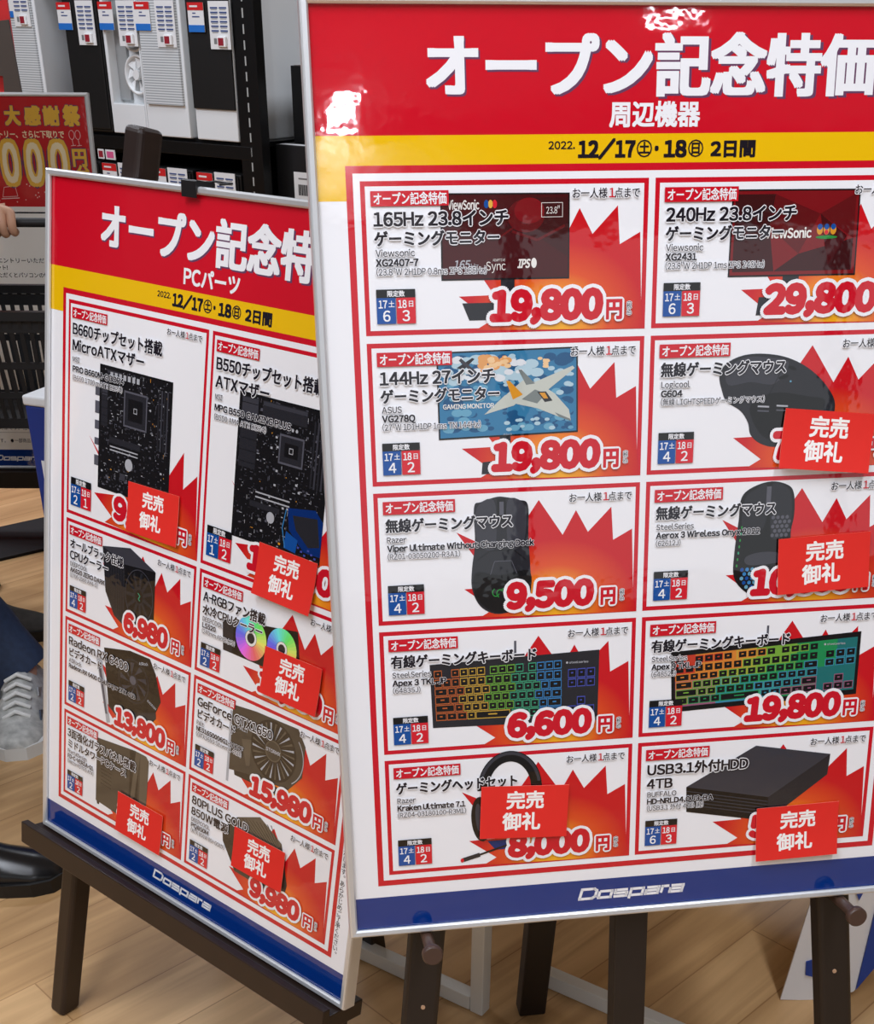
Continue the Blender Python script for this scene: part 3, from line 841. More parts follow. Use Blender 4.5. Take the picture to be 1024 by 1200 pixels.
def shop_logo(S, x0, x1, top, bot, m, lay):
    """slanted square lettering of the shop name on the blue band"""
    h = bot - top
    letters = {'D': [[(0, 0), (0, 1), (.80, 1), (1, .8), (1, .2), (.8, 0), (-.08, 0)]],
               'o': [[(0, .34), (0, 1), (1, 1), (1, .34), (0, .34)]],
               's': [[(1, .34), (0, .34), (0, .66), (1, .66), (1, 1), (-.05, 1)]],
               'p': [[(0, 1.34), (0, .34), (1, .34), (1, 1), (0, 1)]],
               'a': [[(0, .34), (1, .34), (1, 1), (0, 1), (0, .66), (1, .66)]],
               'r': [[(0, 1.03), (0, .34), (.9, .34)]]}
    wd = {'D': 1.25, 'r': .60}
    word = 'Dospara'
    tot = sum(wd.get(c, 1.0) for c in word) + .30 * (len(word) - 1) - .18
    k = (x1 - x0 - .28 * h) / tot
    x = x0
    w = h * .27
    for c in word:
        cw = wd.get(c, 1.0) * k
        for st in letters[c]:
            pts = [(x + a * cw + .28 * (1 - b) * h, top + b * h) for a, b in st]
            ext = []
            for i, p in enumerate(pts):
                ext.append(p)
            S.line(ext, w, m, lay)
            for p in ext[1:-1]:
                S.rect(p[0] - w / 2, p[1] - w / 2, p[0] + w / 2, p[1] + w / 2, m, lay)
        x += cw + (.30 if c != 'r' else .12) * k

def header(S, sub, subx, suby):
    S.rect(-36, -128.4, 536, 686, 'white', 0)
    S.rect(-36, -128.4, 536, -33.65, 'red', 1)
    S.rect(-36, -33.65, 536, 14.9, 'yellow', 1)
    S.rect(-36, 650.8, 536, 686, 'blue', 1)
    S.rect(-11.5, -11.5, 511.6, 638.3, 'red', 2)
    S.rect(-5.75, -5.75, 505.8, 632.5, 'white', 3)
    S.text('オープン記念特価', 56.6, -104.6, -60.8, 'salepurple', 2, bold=.042, by=.6, kind='K')
    S.text('オープン記念特価', 55.4, -106.0, -62.4, 'white', 3, bold=.042, by=.6, kind='K')
    S.text(sub, subx[0], suby[0], suby[1], 'white', 3, x1=subx[1], bold=.03, kind='K' if not sub[0].isascii() else 'L')
    for t, a, b, x0, x1, k, bo in (('2022.', -28.2, -22.6, 159.2, 182.4, 'L', .02), ('12/17', -28.0, -16.4, 185.0, 234.4, 'L', .05), ('㊏', -28.6, -16.2, 235.4, 249.2, 'K', .02), ('・', -28.6, -16.2, 247.4, 258.6, 'K', .04),
                                   ('18', -27.8, -16.2, 259.4, 279.4, 'L', .05), ('㊐', -28.4, -16.0, 280.4, 294.2, 'K', .02), ('2日間', -28.0, -15.6, 300.4, 341.0, 'K', .045)):
        S.text(t, x0, a, b, 'dark', 3, x1=x1, kind=k, bold=bo)
    shop_logo(S, 195.5, 307.5, 661.2, 671.8, 'white', 3)

class CardSheet(Sheet):
    """shifts every layer of the cards above the page's own layers"""
    def P(s, x, y, lay):
        return super().P(x, y, lay)

def row(k):
    return k * (CH + GY)
C1 = CW + GX
def D(t, mk, md, sp, lim, p, **k):
    return dict(t=t, mk=mk, md=md, sp=sp, lim=lim, p=p, **k)
SOLD_RED = mat('sold_out_card_red', (226, 44, 36), 0.55, spec=0.3, noise=(40, 0.02))
SOLD_WHITE = mat('sold_out_card_white', (248, 244, 240), 0.55, spec=0.3)
SOLD_EDGE = mat('sold_out_card_edge', (240, 150, 130), 0.6)

class Lifted(CardSheet):
    LIFT = 4
def shift_layers(S, start, d):
    for i in range(start, len(S.v)):
        S.v[i][:, 2] += d * S.LAY

def make_poster(M, label, sub, subx, suby, cards):
    root = empty('framed_poster', label=label, cat='poster', mw=M)
    snap_frame(root)
    S = Sheet(OX, OY)
    header(S, sub, subx, suby)
    k0 = len(S.v)
    for X, Y, d, prod, tall in cards:
        card(S, X, Y, d, prod, tall)
    shift_layers(S, k0, 3)
    return root, S

F_CARDS = [
    (0, 0, D([('165Hz 23.8インチ', 125.6), ('ゲーミングモニター', 117.8)], ('Viewsonic', 44.2), ('XG2407-7', 47), ('(23.8"W 2H1DP 0.8ms IPS 165Hz)', 105.6), (6, 3), '19,800'), p_mon165, False),
    (C1, 0, D([('240Hz 23.8インチ', 128.4), ('ゲーミングモニター', 117.6)], ('Viewsonic', 44.6), ('XG2431', 38.9), ('(23.8"W 2H1DP 1ms IPS 240Hz)', 101), (6, 3), '29,800', p0=103), p_mon240, False),
    (0, row(1), D([('144Hz 27インチ', 112.6), ('ゲーミングモニター', 116.6)], ('ASUS', 28.6), ('VG278Q', 40.3), ('(27"W 1D1H1DP 1ms TN 144Hz)', 98.6), (4, 2), '19,800'), p_mon144, False),
    (C1, row(1), D([('無線ゲーミングマウス', 128.2)], ('Logicool', 37.9), ('G604', 30.9), ('(無線 LIGHTSPEEDゲーミングマウス)', 108.8), (4, 2), '7,980', p0=119), p_mouse604, False),
    (0, row(2), D([('無線ゲーミングマウス', 127.9)], ('Razer', 28.9), ('Viper Ultimate Without Charging Dock', 147.1), ('(RZ01-03050200-R3A1)', 78), (4, 2), '9,500'), p_mouse_viper, False),
    (C1, row(2), D([('無線ゲーミングマウス', 127.6)], ('SteelSeries', 47.1), ('Aerox 3 Wireless Onyx 2022', 112.2), ('(62612J)', 35), (4, 2), '10,800', p0=107), p_mouse_aerox, False),
    (0, row(3), D([('有線ゲーミングキーボード', 150.5)], ('SteelSeries', 47.8), ('Apex 3 TKL JP', 62.2), ('(64835J)', 37.3), (4, 2), '6,600'), p_kb3, False),
    (C1, row(3), D([('有線ゲーミングキーボード', 151.1)], ('SteelSeries', 46.3), ('Apex 9 TKL JP', 60.8), ('(64852J)', 35.6), (4, 2), '19,800'), p_kb9, False),
    (0, row(4), D([('ゲーミングヘッドセット', 131.6)], ('Razer', 29.4), ('Kraken Ultimate 7.1', 78.1), ('(RZ04-03180100-R3M1)', 78.9), (4, 2), '8,000'), p_headset, False),
    (C1, row(4), D([('USB3.1外付HDD', 115.6), ('4TB', 37)], ('BUFFALO', 41.4), ('HD-NRLD4.0U3-BA', 80.2), ('(USB3.1 外付 4TB 黒)', 70.1), (6, 3), '5,980', p0=121), p_hdd, False)]
L_CARDS = [
    (0, 0, D([('B660チップセット搭載', 173.4), ('MicroATXマザー', 144.2)], ('MSI', 24), ('PRO B660M-G DDR4', 108.1), ('(B660 1700 mATX DDR4)', 105.5), (2, 1), '9,800', p0=95, p1=205), p_b660, True),
    (C1, 0, D([('B550チップセット搭載', 170), ('ATXマザー', 94)], ('MSI', 22), ('MPG B550 GAMING PLUS', 128), ('(B550 AM4 ATX DDR4)', 92), (1, 2), '12,800', p0=78, p1=207), p_b550, True),
    (0, row(2), D([('オールブラック仕様', 116.4), ('CPUクーラー', 88.7)], ('DEEPCOOL', 46.5), ('AK620 ZERO DARK', 81.5), ('(1700-2066 AM4-5)', 67.3), (4, 2), '6,980'), p_cooler, False),
    (C1, row(2), D([('A-RGBファン搭載', 112.6), ('水冷CPUクーラー', 110)], ('DEEPCOOL', 45), ('LS520', 34), ('(240mm ARGB水冷)', 67), (2, 2), '12,980'), p_aio, False),
    (0, row(3), D([('Radeon RX 6400', 132.3), ('ビデオカード', 80.1)], ('ASRock', 37.3), ('Radeon RX 6400 Challenger ITX 4GB', 147.6), ('', 0), (2, 2), '13,800'), p_rx6400, False),
    (C1, row(3), D([('GeForce GTX1650', 138), ('ビデオカード', 78.4)], ('Palit', 23.4), ('NE51650006G1-1170F', 92.4), ('(GTX1650 StormX 4GB)', 90.2), (2, 2), '15,980'), p_gtx, False),
    (0, row(4), D([('3面強化ガラスパネル搭載', 153.6), ('ミドルタワーPCケース', 135.8)], ('FractalDesign', 52), ('FD-C-VER1A-01', 66.8), ('(Vector RS TG E-ATX)', 67), (2, 2), '8,980'), p_case, False),
    (C1, row(4), D([('80PLUS GOLD', 111), ('850W電源', 77)], ('DEEPCOOL', 45), ('PQ850M', 43), ('(ATX 850W 80+GOLD)', 72), (2, 2), '9,980'), p_psu, False)]

front_poster, FS = make_poster(FM, 'large silver-framed price poster of monitors, mice and keyboards, resting on two easel pegs', '周辺機器', (211.3, 290.0), (-57.2, -39.2), F_CARDS)
FS.build('printed_sheet', front_poster, 'card')
back_poster, LS = make_poster(LM, 'silver-framed price poster of motherboards and graphics cards, standing in the easel tray', 'PCパーツ', (201.4, 291.2), (-55.0, -40.2), L_CARDS)
LS.vtext('いたします。あらかじめご了承ください。', 516.2, 492, 7.5, 8.0, 'dark', 4)
LS.build('printed_sheet', back_poster, 'card')

# ------------------------------------------------------------------ sold-out cards taped over the posters
def sold_out(M, X, Y, q, label, curl):
    cx = X + sum(p[0] for p in q) / 4; cy = Y + sum(p[1] for p in q) / 4
    w = (math.dist(q[0], q[1]) + math.dist(q[3], q[2])) / 2; h = (math.dist(q[0], q[3]) + math.dist(q[1], q[2])) / 2
    a = math.atan2((q[1][1] - q[0][1] + q[2][1] - q[3][1]) / 2, (q[1][0] - q[0][0] + q[2][0] - q[3][0]) / 2)
    S = Sheet(w / 2, h / 2)
    n = 10
    for i in range(n):                                                       # paper in strips so that it can curl
        S.rect(0, h * i / n, w, h * (i + 1) / n, SOLD_RED, 5)
    for i in range(n):
        S.mesh([S.P(0, h * i / n, 0), S.P(0, h * (i + 1) / n, 0), S.P(w, h * (i + 1) / n, 0), S.P(w, h * i / n, 0)], [(0, 1, 2, 3)], SOLD_EDGE)
        for xx, o in ((0, 1), (w, -1)):
            S.mesh([S.P(xx, h * i / n, 0), S.P(xx, h * i / n, 5), S.P(xx, h * (i + 1) / n, 5), S.P(xx, h * (i + 1) / n, 0)], [(0, 1, 2, 3)], SOLD_EDGE)
    for yy in (0, h):
        S.mesh([S.P(0, yy, 0), S.P(w, yy, 0), S.P(w, yy, 5), S.P(0, yy, 5)], [(0, 1, 2, 3)], SOLD_EDGE)
    for t, f in (('完売', .27), ('御礼', .68)):
        em = 19.4
        S.text(t, w * .49 - em + (1.5 if t == '完売' else -1.5), h * f - em * .45, h * f + em * .45, SOLD_WHITE, 6.5, bold=.028, kind='K')
    for v in S.v:
        k = np.clip((h / 2000 - v[:, 1]) / (h / 1000), 0, 1)
        v[:, 2] += 0.0030 + curl * k ** 2
    o = S.build('sold_out_card')
    o.matrix_world = M @ Matrix.Translation(loc(cx, cy, 0)) @ Matrix.Rotation(-a, 4, 'Z')
    return tag(o, label, 'sign', 'sold-out cards stuck on the price posters')
for M, X, Y, q, lab, cu in (
    (FM, C1, row(1), [(129, 65.6), (217, 74), (213, 127), (124.4, 118.5)], 'red sold-out card over the black asymmetric mouse on the front poster', .005),
    (FM, C1, row(2), [(130.7, 58.1), (221.6, 55.3), (226, 108), (132.8, 111.6)], 'red sold-out card covering the price of the perforated mouse with coloured lights', .002),
    (FM, 0, row(4), [(94.4, 33.5), (181.6, 36.6), (180.9, 92.6), (91.3, 87)], 'red sold-out card in front of the headset picture on the front poster', .001),
    (FM, C1, row(4), [(124.8, 78.7), (213.5, 77.9), (218.5, 134.7), (130.3, 136.5)], 'red sold-out card below the black hard drive picture, reaching the blue band', .004),
    (LM, 0, 0, [(127.8, 183.2), (216.9, 181.1), (213.8, 238.3), (120.8, 240)], 'red sold-out card covering the price under the first motherboard on the rear poster', .003),
    (LM, C1, 0, [(100, 200.4), (184, 201.3), (183, 257.3), (91, 254.8)], 'red sold-out card below the second motherboard beside the front poster', .006),
    (LM, C1, row(2), [(119, 55.7), (205, 57), (204, 108.7), (115, 109.8)], 'red sold-out card over the rainbow cooler fans on the rear poster', .004),
    (LM, 0, row(4), [(123.6, 73.9), (214.5, 71.7), (208.8, 128.1), (119.8, 125.5)], 'red sold-out card over the brown computer case at the bottom of the rear poster', .003),
    (LM, C1, row(4), [(91.3, 32.7), (175.3, 33.4), (175.2, 83.4), (88, 85.2)], 'red sold-out card over the power supply picture, lowest right on the rear poster', .002)):
    sold_out(M, X, Y, q, lab, cu)

# ------------------------------------------------------------------ binder clip on the rear poster
BLACKP = mat('black_plastic', (24, 24, 26), 0.4)
clip = empty('binder_clip', label='small black clip gripping the top edge of the rear poster frame', cat='clip', mw=LM @ Matrix.Translation(loc(212, -135.6, 0)))
b = MB()
prof = [(.0056, -.0125), (.0068, -.0125), (.0078, -.004), (.0085, .0026), (.0060, .0042), (-.0150, .0042), (-.0172, .0026), (-.0165, -.006), (-.0145, -.0125), (-.0137, -.0125), (-.0148, -.002), (.0066, -.002)]
b.rings([[Vector((x, y, z)) for z, y in prof] for x in (-.0115, .0115)], BLACKP, smooth=False)
b.build('clip_body', clip)
b = MB()
b.tube([(-.006, .003, -.016), (-.004, .006, -.030), (.018, .006, -.034), (.020, .003, -.016)], .0011, BLACKP, 8)
b.build('handle', clip)

# ------------------------------------------------------------------ easels
WOOD = mat('dark_brown_wood', (36, 23, 18), 0.42, noise=(30, 0.18))
WOODK = mat('near_black_wood', (27, 19, 16), 0.45, noise=(30, 0.15))
def wpt(M, x, y, z):
    return M @ loc(x, y, z)
def to_floor(M, x0, y0, dxdy, z):
    """point on a leg line (poster millimetres) where it meets the floor"""
    y = y0
    for _ in range(40):
        p = wpt(M, x0 + dxdy * (y - y0), y, z)
        y += p.z * 1000 / 0.98
    return wpt(M, x0 + dxdy * (y - y0), y, z)
def cut_leg(b, a, f, w, d, side, m):
    """square leg from a down to the floor point f, foot sawn level"""
    a, f = Vector(a), Vector(f)
    ax = (f - a).normalized()
    sd = Vector(side); sd = (sd - ax * sd.dot(ax)).normalized()
    up = ax.cross(sd)
    top, bot = [], []
    for i, j in ((-1, -1), (1, -1), (1, 1), (-1, 1)):
        o = sd * (i * w / 2) + up * (j * d / 2)
        top.append(a + o)
        p = a + o
        bot.append(p + ax * ((0.0 - p.z) / ax.z))
    b.hexa(bot + top, m)

def add(root, b, name, M, bev=.002):
    o = b.build(name, root)
    if bev: bevel(o, bev)
    return o
def easel(M, label, L, R, w, d, zc, rear, hinge, wood):
    base = M @ loc(250, 1180, -.2)
    base.z = 0
    root = empty('display_easel', base, label, 'easel')
    inv = Matrix.Translation(-base)
    side = M.to_3x3() @ Vector((1, 0, 0))
    feet = []
    for (x0, y0, k, ytop) in (L, R):
        b = MB()
        a = wpt(M, x0 + k * (ytop - y0), ytop, zc)
        f = to_floor(M, x0, y0, k, zc)
        feet.append((a, f))
        cut_leg(b, inv @ a, inv @ f, w, d, side, wood)
        bevel(b.build('leg', root), .006, 3)
    b = MB()
    h = wpt(M, *hinge)
    cut_leg(b, inv @ h, inv @ Vector(rear), .04, .03, side, WOODK)
    bevel(b.build('leg', root), .003)
    return root, inv, side
le, linv, lside = easel(LM, 'dark brown wooden easel with a tray, carrying the rear poster', (-9, 757, -.103, -186), (497, 757, .127, -186), .031, .032, -.0305, (-.105, 1.57, 0), (256, -60, -.058), WOOD)
def tray():
    b = MB()
    sec = [(.032, 684), (.032, 716), (-.034, 716), (-.034, 694), (.021, 694), (.021, 684)]
    b.rings([[linv @ wpt(LM, x, y, z) for z, y in sec] for x in (-52, 538)], WOOD, smooth=False)
    bevel(b.build('tray', le), .0015)
    b = MB()
    b.beam(linv @ wpt(LM, 60, -20, -.055), linv @ wpt(LM, 440, -20, -.055), .03, .018, (0, 0, 1), WOOD)
    b.build('crossbar', le)
tray()
fe, finv, fside = easel(FM, 'dark wooden easel with two round pegs under the front poster', (38.3, 714, -.107, -320), (483, 711, .111, -320), .037, .026, -.0275, (.143, 1.425, 0), (250, -100, -.055), WOODK)
b = MB()
cut_leg(b, finv @ wpt(FM, 257, -150, -.0275), finv @ to_floor(FM, 257, 711, 0.0, -.0275), .036, .024, fside, WOODK)
bevel(b.build('centre_post', fe), .002)
b = MB()
b.beam(finv @ wpt(FM, 100, -10, -.052), finv @ wpt(FM, 410, -10, -.052), .03, .02, (0, 0, 1), WOODK)
b.build('crossbar', fe)
PEG = mat('peg_wood', (72, 52, 44), 0.35)
for x in (36.0, 481.0):
    b = MB()
    y = 699.5
    b.tube([finv @ wpt(FM, x, y, z) for z in (-.014, .0, .034)], .0060, PEG, 20)
    b.tube([finv @ wpt(FM, x, y, z) for z in (.034, .036, .042, .0435)], [.0085, .0105, .0105, .0092], PEG, 24)
    b.build('peg', fe)
HOLE = mat('screw_hole', (176, 140, 110), 0.6)
for x, y in ((31, 789), (490, 793)):
    b = MB(); b.tube([finv @ wpt(FM, x, y, z) for z in (-.020, -.0135)], .0024, HOLE, 10); b.build('screw', fe)

# ------------------------------------------------------------------ white metal stand behind the easels
WHITEM = mat('white_metal', (226, 226, 222), 0.4)
so = Vector((0.07, 1.42, 0))
st = empty('display_table', so, 'white metal display table behind the front easel, seen by its legs and base rails', 'table')
rd = Vector((.825, -.565, 0)).normalized()
rp = Vector((.565, .825, 0)).normalized()
A_ = Vector((.066, 1.423, 0)); B_ = Vector((.150, 1.500, 0))
def leg(p, z1=.60):
    b = MB(); b.beam(p - so, p + Vector((0, 0, z1)) - so, .022, .022, rd, WHITEM); bevel(b.build('leg', st), .0015)
def rail(a, c, z):
    b = MB(); b.beam(a + Vector((0, 0, z)) - so, c + Vector((0, 0, z)) - so, .022, .026, rp, WHITEM); bevel(b.build('base_rail', st), .0015)
leg(A_); leg(B_)
rail(A_ - rd * .012, A_ - rd * .50, .014); leg(A_ - rd * .512)
rail(B_ + rd * .012, B_ + rd * .325, .014)
q0 = B_ - rd * .58 + rp * .93; q1 = B_ + rd * .312 + rp * .93
leg(q0); leg(q1); rail(q0 + rd * .012, q1 - rd * .012, .014)
b = MB()
c_ = B_ - rd * .14 + rp * .46 - so
b.box((c_.x, c_.y, .615), (.94, 1.0, .03), WHITEM, Matrix.Rotation(math.atan2(rd.y, rd.x), 3, 'Z'))
bevel(b.build('shading_tabletop', st), .003)  # unseen top, added and made deep to shade the floor beneath

# ------------------------------------------------------------------ white sign board with blue print on the right
BLUEP = mat('print_blue', (24, 62, 150), 0.5)
WHITEP = mat('print_white', (232, 233, 236), 0.5)
bo = empty('standing_sign', (.60, 1.45, 0), 'white curved floor sign with blue print behind the right easel leg', 'sign')
def curved(name, pts, m, dy, parent, thick=.003):
    b = MB()
    f = [Vector((x - .60, dy + .06 * (x - .60) + .25 * (x - .60) ** 2, z)) for x, z in pts]
    k = [p + Vector((0, thick, 0)) for p in f]
    n = len(f)
    b.mesh(f + k, [tuple(range(n)), tuple(reversed(range(n, 2 * n)))] + [(i, n + i, n + (i + 1) % n, (i + 1) % n) for i in range(n)], m)
    return b.build(name, parent)
curved('panel', [(.526, .002), (.556, .0005), (.600, .0005), (.637, .014), (.682, .10), (.742, .30), (.765, .42), (.735, .52), (.620, .54), (.552, .30)], WHITEP, 0, bo)
curved('blue_stripe', [(.639, .019), (.680, .100), (.736, .288), (.664, .288), (.640, .175)], BLUEP, -.0025, bo)
curved('blue_mark', [(.553, .077), (.574, .084), (.574, .046), (.556, .052)], BLUEP, -.0025, bo)
curved('blue_mark', [(.604, .207), (.617, .210), (.612, .190)], BLUEP, -.0025, bo)

# ------------------------------------------------------------------ sale poster further back
SM = Matrix(((1, 0, 0, -1.12), (0, math.sin(math.radians(6)), -math.cos(math.radians(6)), 3.4), (0, math.cos(math.radians(6)), math.sin(math.radians(6)), .2), (0, 0, 0, 1)))
sp = empty('sale_poster', label='framed red sale poster with gold lettering, standing beyond the rear poster', cat='poster', mw=SM)
S = Sheet(-1120.0, 0.0)                        # x in world millimetres, y = minus height on the sheet
def SR(x0, x1, z1, z0, m, l): S.rect(x0, -z1, x1, -z0, m, l)
SR(-1454, -872, 904, 8, 'paper', 0)
SR(-1454, -872, 904, 658, 'salered', 1)
SR(-1454, -872, 646, 642.5, 'dark', 1)
SR(-1454, -872, 52, 8, 'blue', 1)
for t, x0, x1, z1, z0 in (('大', -1076, -1037, 881, 842), ('感', -1027, -987, 881, 842), ('謝', -981, -940, 881, 842), ('祭', -931, -890, 883, 841)):
    S.text(t, x0, -z1, -z0, 'salegold', 3, x1=x1, kind='K', bold=.05, out=.1, outm='salepurple', outdirs=RING)
S.text('エントリー、さらに下取りで', -1130, -829, -813, 'salepale', 3, x1=-933, kind='K', bold=.02)
for x0, x1 in ((-1152, -1112), (-1098, -1053), (-1038, -994), (-978, -930)):
    S.text('0', x0, -804, -711, 'salegold', 3, x1=x1, bold=.055, out=.085, outm='salepurple', outdirs=RING)
    S.text('0', x0 + 2, -800, -715, 'salepale', 3.5, x1=x1 - 2, bold=.02)
S.text('円', -921, -790, -751, 'salegold', 3, x1=-882, kind='K', bold=.04, out=.1, outm='salepurple', outdirs=RING)
S.text('分', -912, -752, -722, 'salegold', 3, x1=-880, kind='K', bold=.04, out=.1, outm='salepurple', outdirs=RING)
for cx in (-915, -900):                          # two line-drawn glasses
    S.arc(cx, -820, 6.5, 10, 1.2, 'salepink', 3, 0, 360, 18); S.line([(cx, -810), (cx + 2, -797)], 1.2, 'salepink', 3); S.line([(cx - 4, -796), (cx + 8, -797)], 1.2, 'salepink', 3)
S.line([(-1100, -702), (-1072, -706), (-1068, -682), (-1106, -680), (-1100, -702)], 1.2, 'salepink', 3); S.line([(-1110, -676), (-1064, -678)], 2, 'salepink', 3)
rnd = random.Random(2)
for k in range(26):
    S.ell(rnd.uniform(-1130, -880), -rnd.uniform(668, 710), 1.6, 1.6, 'salepink', 2.5, n=8)
S.text('2023年1月22日(日)まで', -1130, -628, -616, 'dark', 3, x1=-968, kind='K', bold=.01)
S.text('までにエントリーいただくと', -1190, -538, -526, 'dark', 3, x1=-990, kind='K', bold=.01)
S.text('プレゼント!', -1190, -521, -509, 'dark', 3, x1=-1118, kind='K', bold=.01)
S.text('ご利用いただくとパソコンの価格', -1200, -503, -491, 'dark', 3, x1=-1000, kind='K', bold=.01)
S.frame(-1150, -556, -1138, -544, 1.0, 'dark', 3)
for z, t in ((116, 'の対象です。他の割引'), (82, 'ます。  ●一部商品を除く')):
    S.text(t, -1215, -z, -z + 11, 'dark', 3, x1=-1085, kind='K')
for z in (127, 98):
    S.line([(-1440, -z), (-890, -z)], .8, 'grey', 3)
shop_logo(S, -1222, -1098, -36, -24, 'white', 3)
S.build('printed_sheet', sp, 'card')
b = MB()
prof = [(8.5, .0008), (8.5, .004), (5, .006), (0, .003), (0, -.013), (5, -.013)]
v = []
for k, z in prof:
    v += [S.P(-1462 + k, -912 + k, 0) , S.P(-864 - k, -912 + k, 0), S.P(-864 - k, 0 - k, 0), S.P(-1462 + k, 0 - k, 0)]
    v[-4:] = [(p[0], p[1], z) for p in v[-4:]]
f = [(i * 4 + k, i * 4 + (k + 1) % 4, (i + 1) * 4 + (k + 1) % 4, (i + 1) * 4 + k) for i in range(len(prof) - 1) for k in range(4)]
b.mesh(v, f, ALU); b.build('frame', sp)
b = MB(); b.box(S.P(-1163, -456, -120), (.58, .89, .012), BOARD); b.build('backing_board', sp)
se = empty('sale_easel', (-1.16, 3.45, 0), 'near-black easel holding the red sale poster', 'easel')
def sl(x, y, z): return (x + 1.16, y - 3.45, z)
for x0, x1 in ((-1.40, -1.24), (-.925, -1.08)):
    b = MB(); cut_leg(b, sl(x1, 3.56, 1.0), sl(x0, 3.40, 0), .035, .03, (1, 0, 0), WOODK); bevel(b.build('leg', se), .002)
b = MB(); cut_leg(b, sl(-1.16, 3.60, 1.0), sl(-1.16, 3.95, 0), .035, .03, (1, 0, 0), WOODK); bevel(b.build('leg', se), .002)
b = MB(); b.box(sl(-1.16, 3.41, .175), (.66, .07, .045), WOODK); b.build('tray', se)
b = MB(); b.beam(sl(-1.36, 3.445, .22), sl(-.96, 3.445, .22), .04, .02, (0, 0, 1), WOODK); b.build('crossbar', se)

# black floor mat in front of it
b = MB()
b.box((0, 0, .004), (1.1, .24, .008), mat('black_mat', (22, 21, 22), 0.85, noise=(60, 0.2)), Matrix.Rotation(math.radians(38), 3, 'Z'))
o = b.build('floor_mat'); o.location = (-1.16, 3.40, 0); tag(o, 'thin black mat on the floor below the sale poster', 'mat')

# blue box with a white top
bb = empty('cardboard_box', (-.74, 2.92, 0), 'blue printed box with white lid at the left edge of the rear poster', 'box')
rz = Matrix.Rotation(math.radians(-22), 4, 'Z')
bb.matrix_world = Matrix.Translation((-.610, 2.50, 0)) @ rz
BOXB = mat('box_blue', (20, 52, 136), 0.45); BOXW = mat('box_white', (236, 238, 240), 0.45)
b = MB(); b.box((0, 0, .312), (.34, .22, .624), BOXB); bevel(b.build('body', bb), .003)
b = MB(); b.box((0, 0, .634), (.346, .226, .020), BOXW); bevel(b.build('lid', bb), .005, 3)
T_ = Sheet(0, 0)
T_.text('LU', -152, -516, -480, BOXW, 3, x1=-98, bold=.03); T_.text('E', -138, -466, -452, BOXW, 3)
for v in T_.v:
    v[:] = np.column_stack((v[:, 0], -.1105 - v[:, 2], v[:, 1]))
T_.build('lettering', bb)

# ------------------------------------------------------------------ rack of computer cases at the back
RACK = mat('black_rack_steel', (12, 12, 13), 0.4, metal=0.3)
SLOT = mat('rack_slot', (170, 172, 170), 0.5)
PANELB = mat('rack_back_panel', (16, 16, 18), 0.7)
A0 = math.atan2(-.6, .8)
RM = Matrix.Translation((-.70, 5.0, 0)) @ Matrix.Rotation(A0, 4, 'Z')       # local x along the rack, y into it
rack = empty('storage_rack', label='black slotted steel rack holding computer cases along the back', cat='rack', mw=RM)
for x, y in ((.063, .022), (.063, .47), (-2.0, .022), (-2.0, .47), (1.1, .022), (1.1, .47)):
    b = MB(); b.box((x - .030, y, 1.05), (.104, .04, 2.1), RACK); o = b.build('upright', rack)
    if y < .1 and -1 < x < 1:
        b = MB()
        for k in range(44):
            b.box((x - .030, y - .0205, .05 + k * .047), (.006, .001, .028), SLOT)
        b.build('slots', o)
for z, x0, x1 in ((.878, -2.0, .04), (.430, -2.0, 1.08), (1.46, -2.0, .04)):
    b = MB(); b.box(((x0 + x1) / 2, .245, z - .008), (x1 - x0, .45, .016), RACK); b.build('shelf_board', rack)
    b = MB(); b.box(((x0 + x1) / 2, .010, z - .034), (x1 - x0, .018, .044), RACK); bevel(b.build('beam', rack), .002)
b = MB(); b.box((-.98, .485, 1.05), (2.0, .012, 2.0), PANELB); b.build('back_panel', rack)

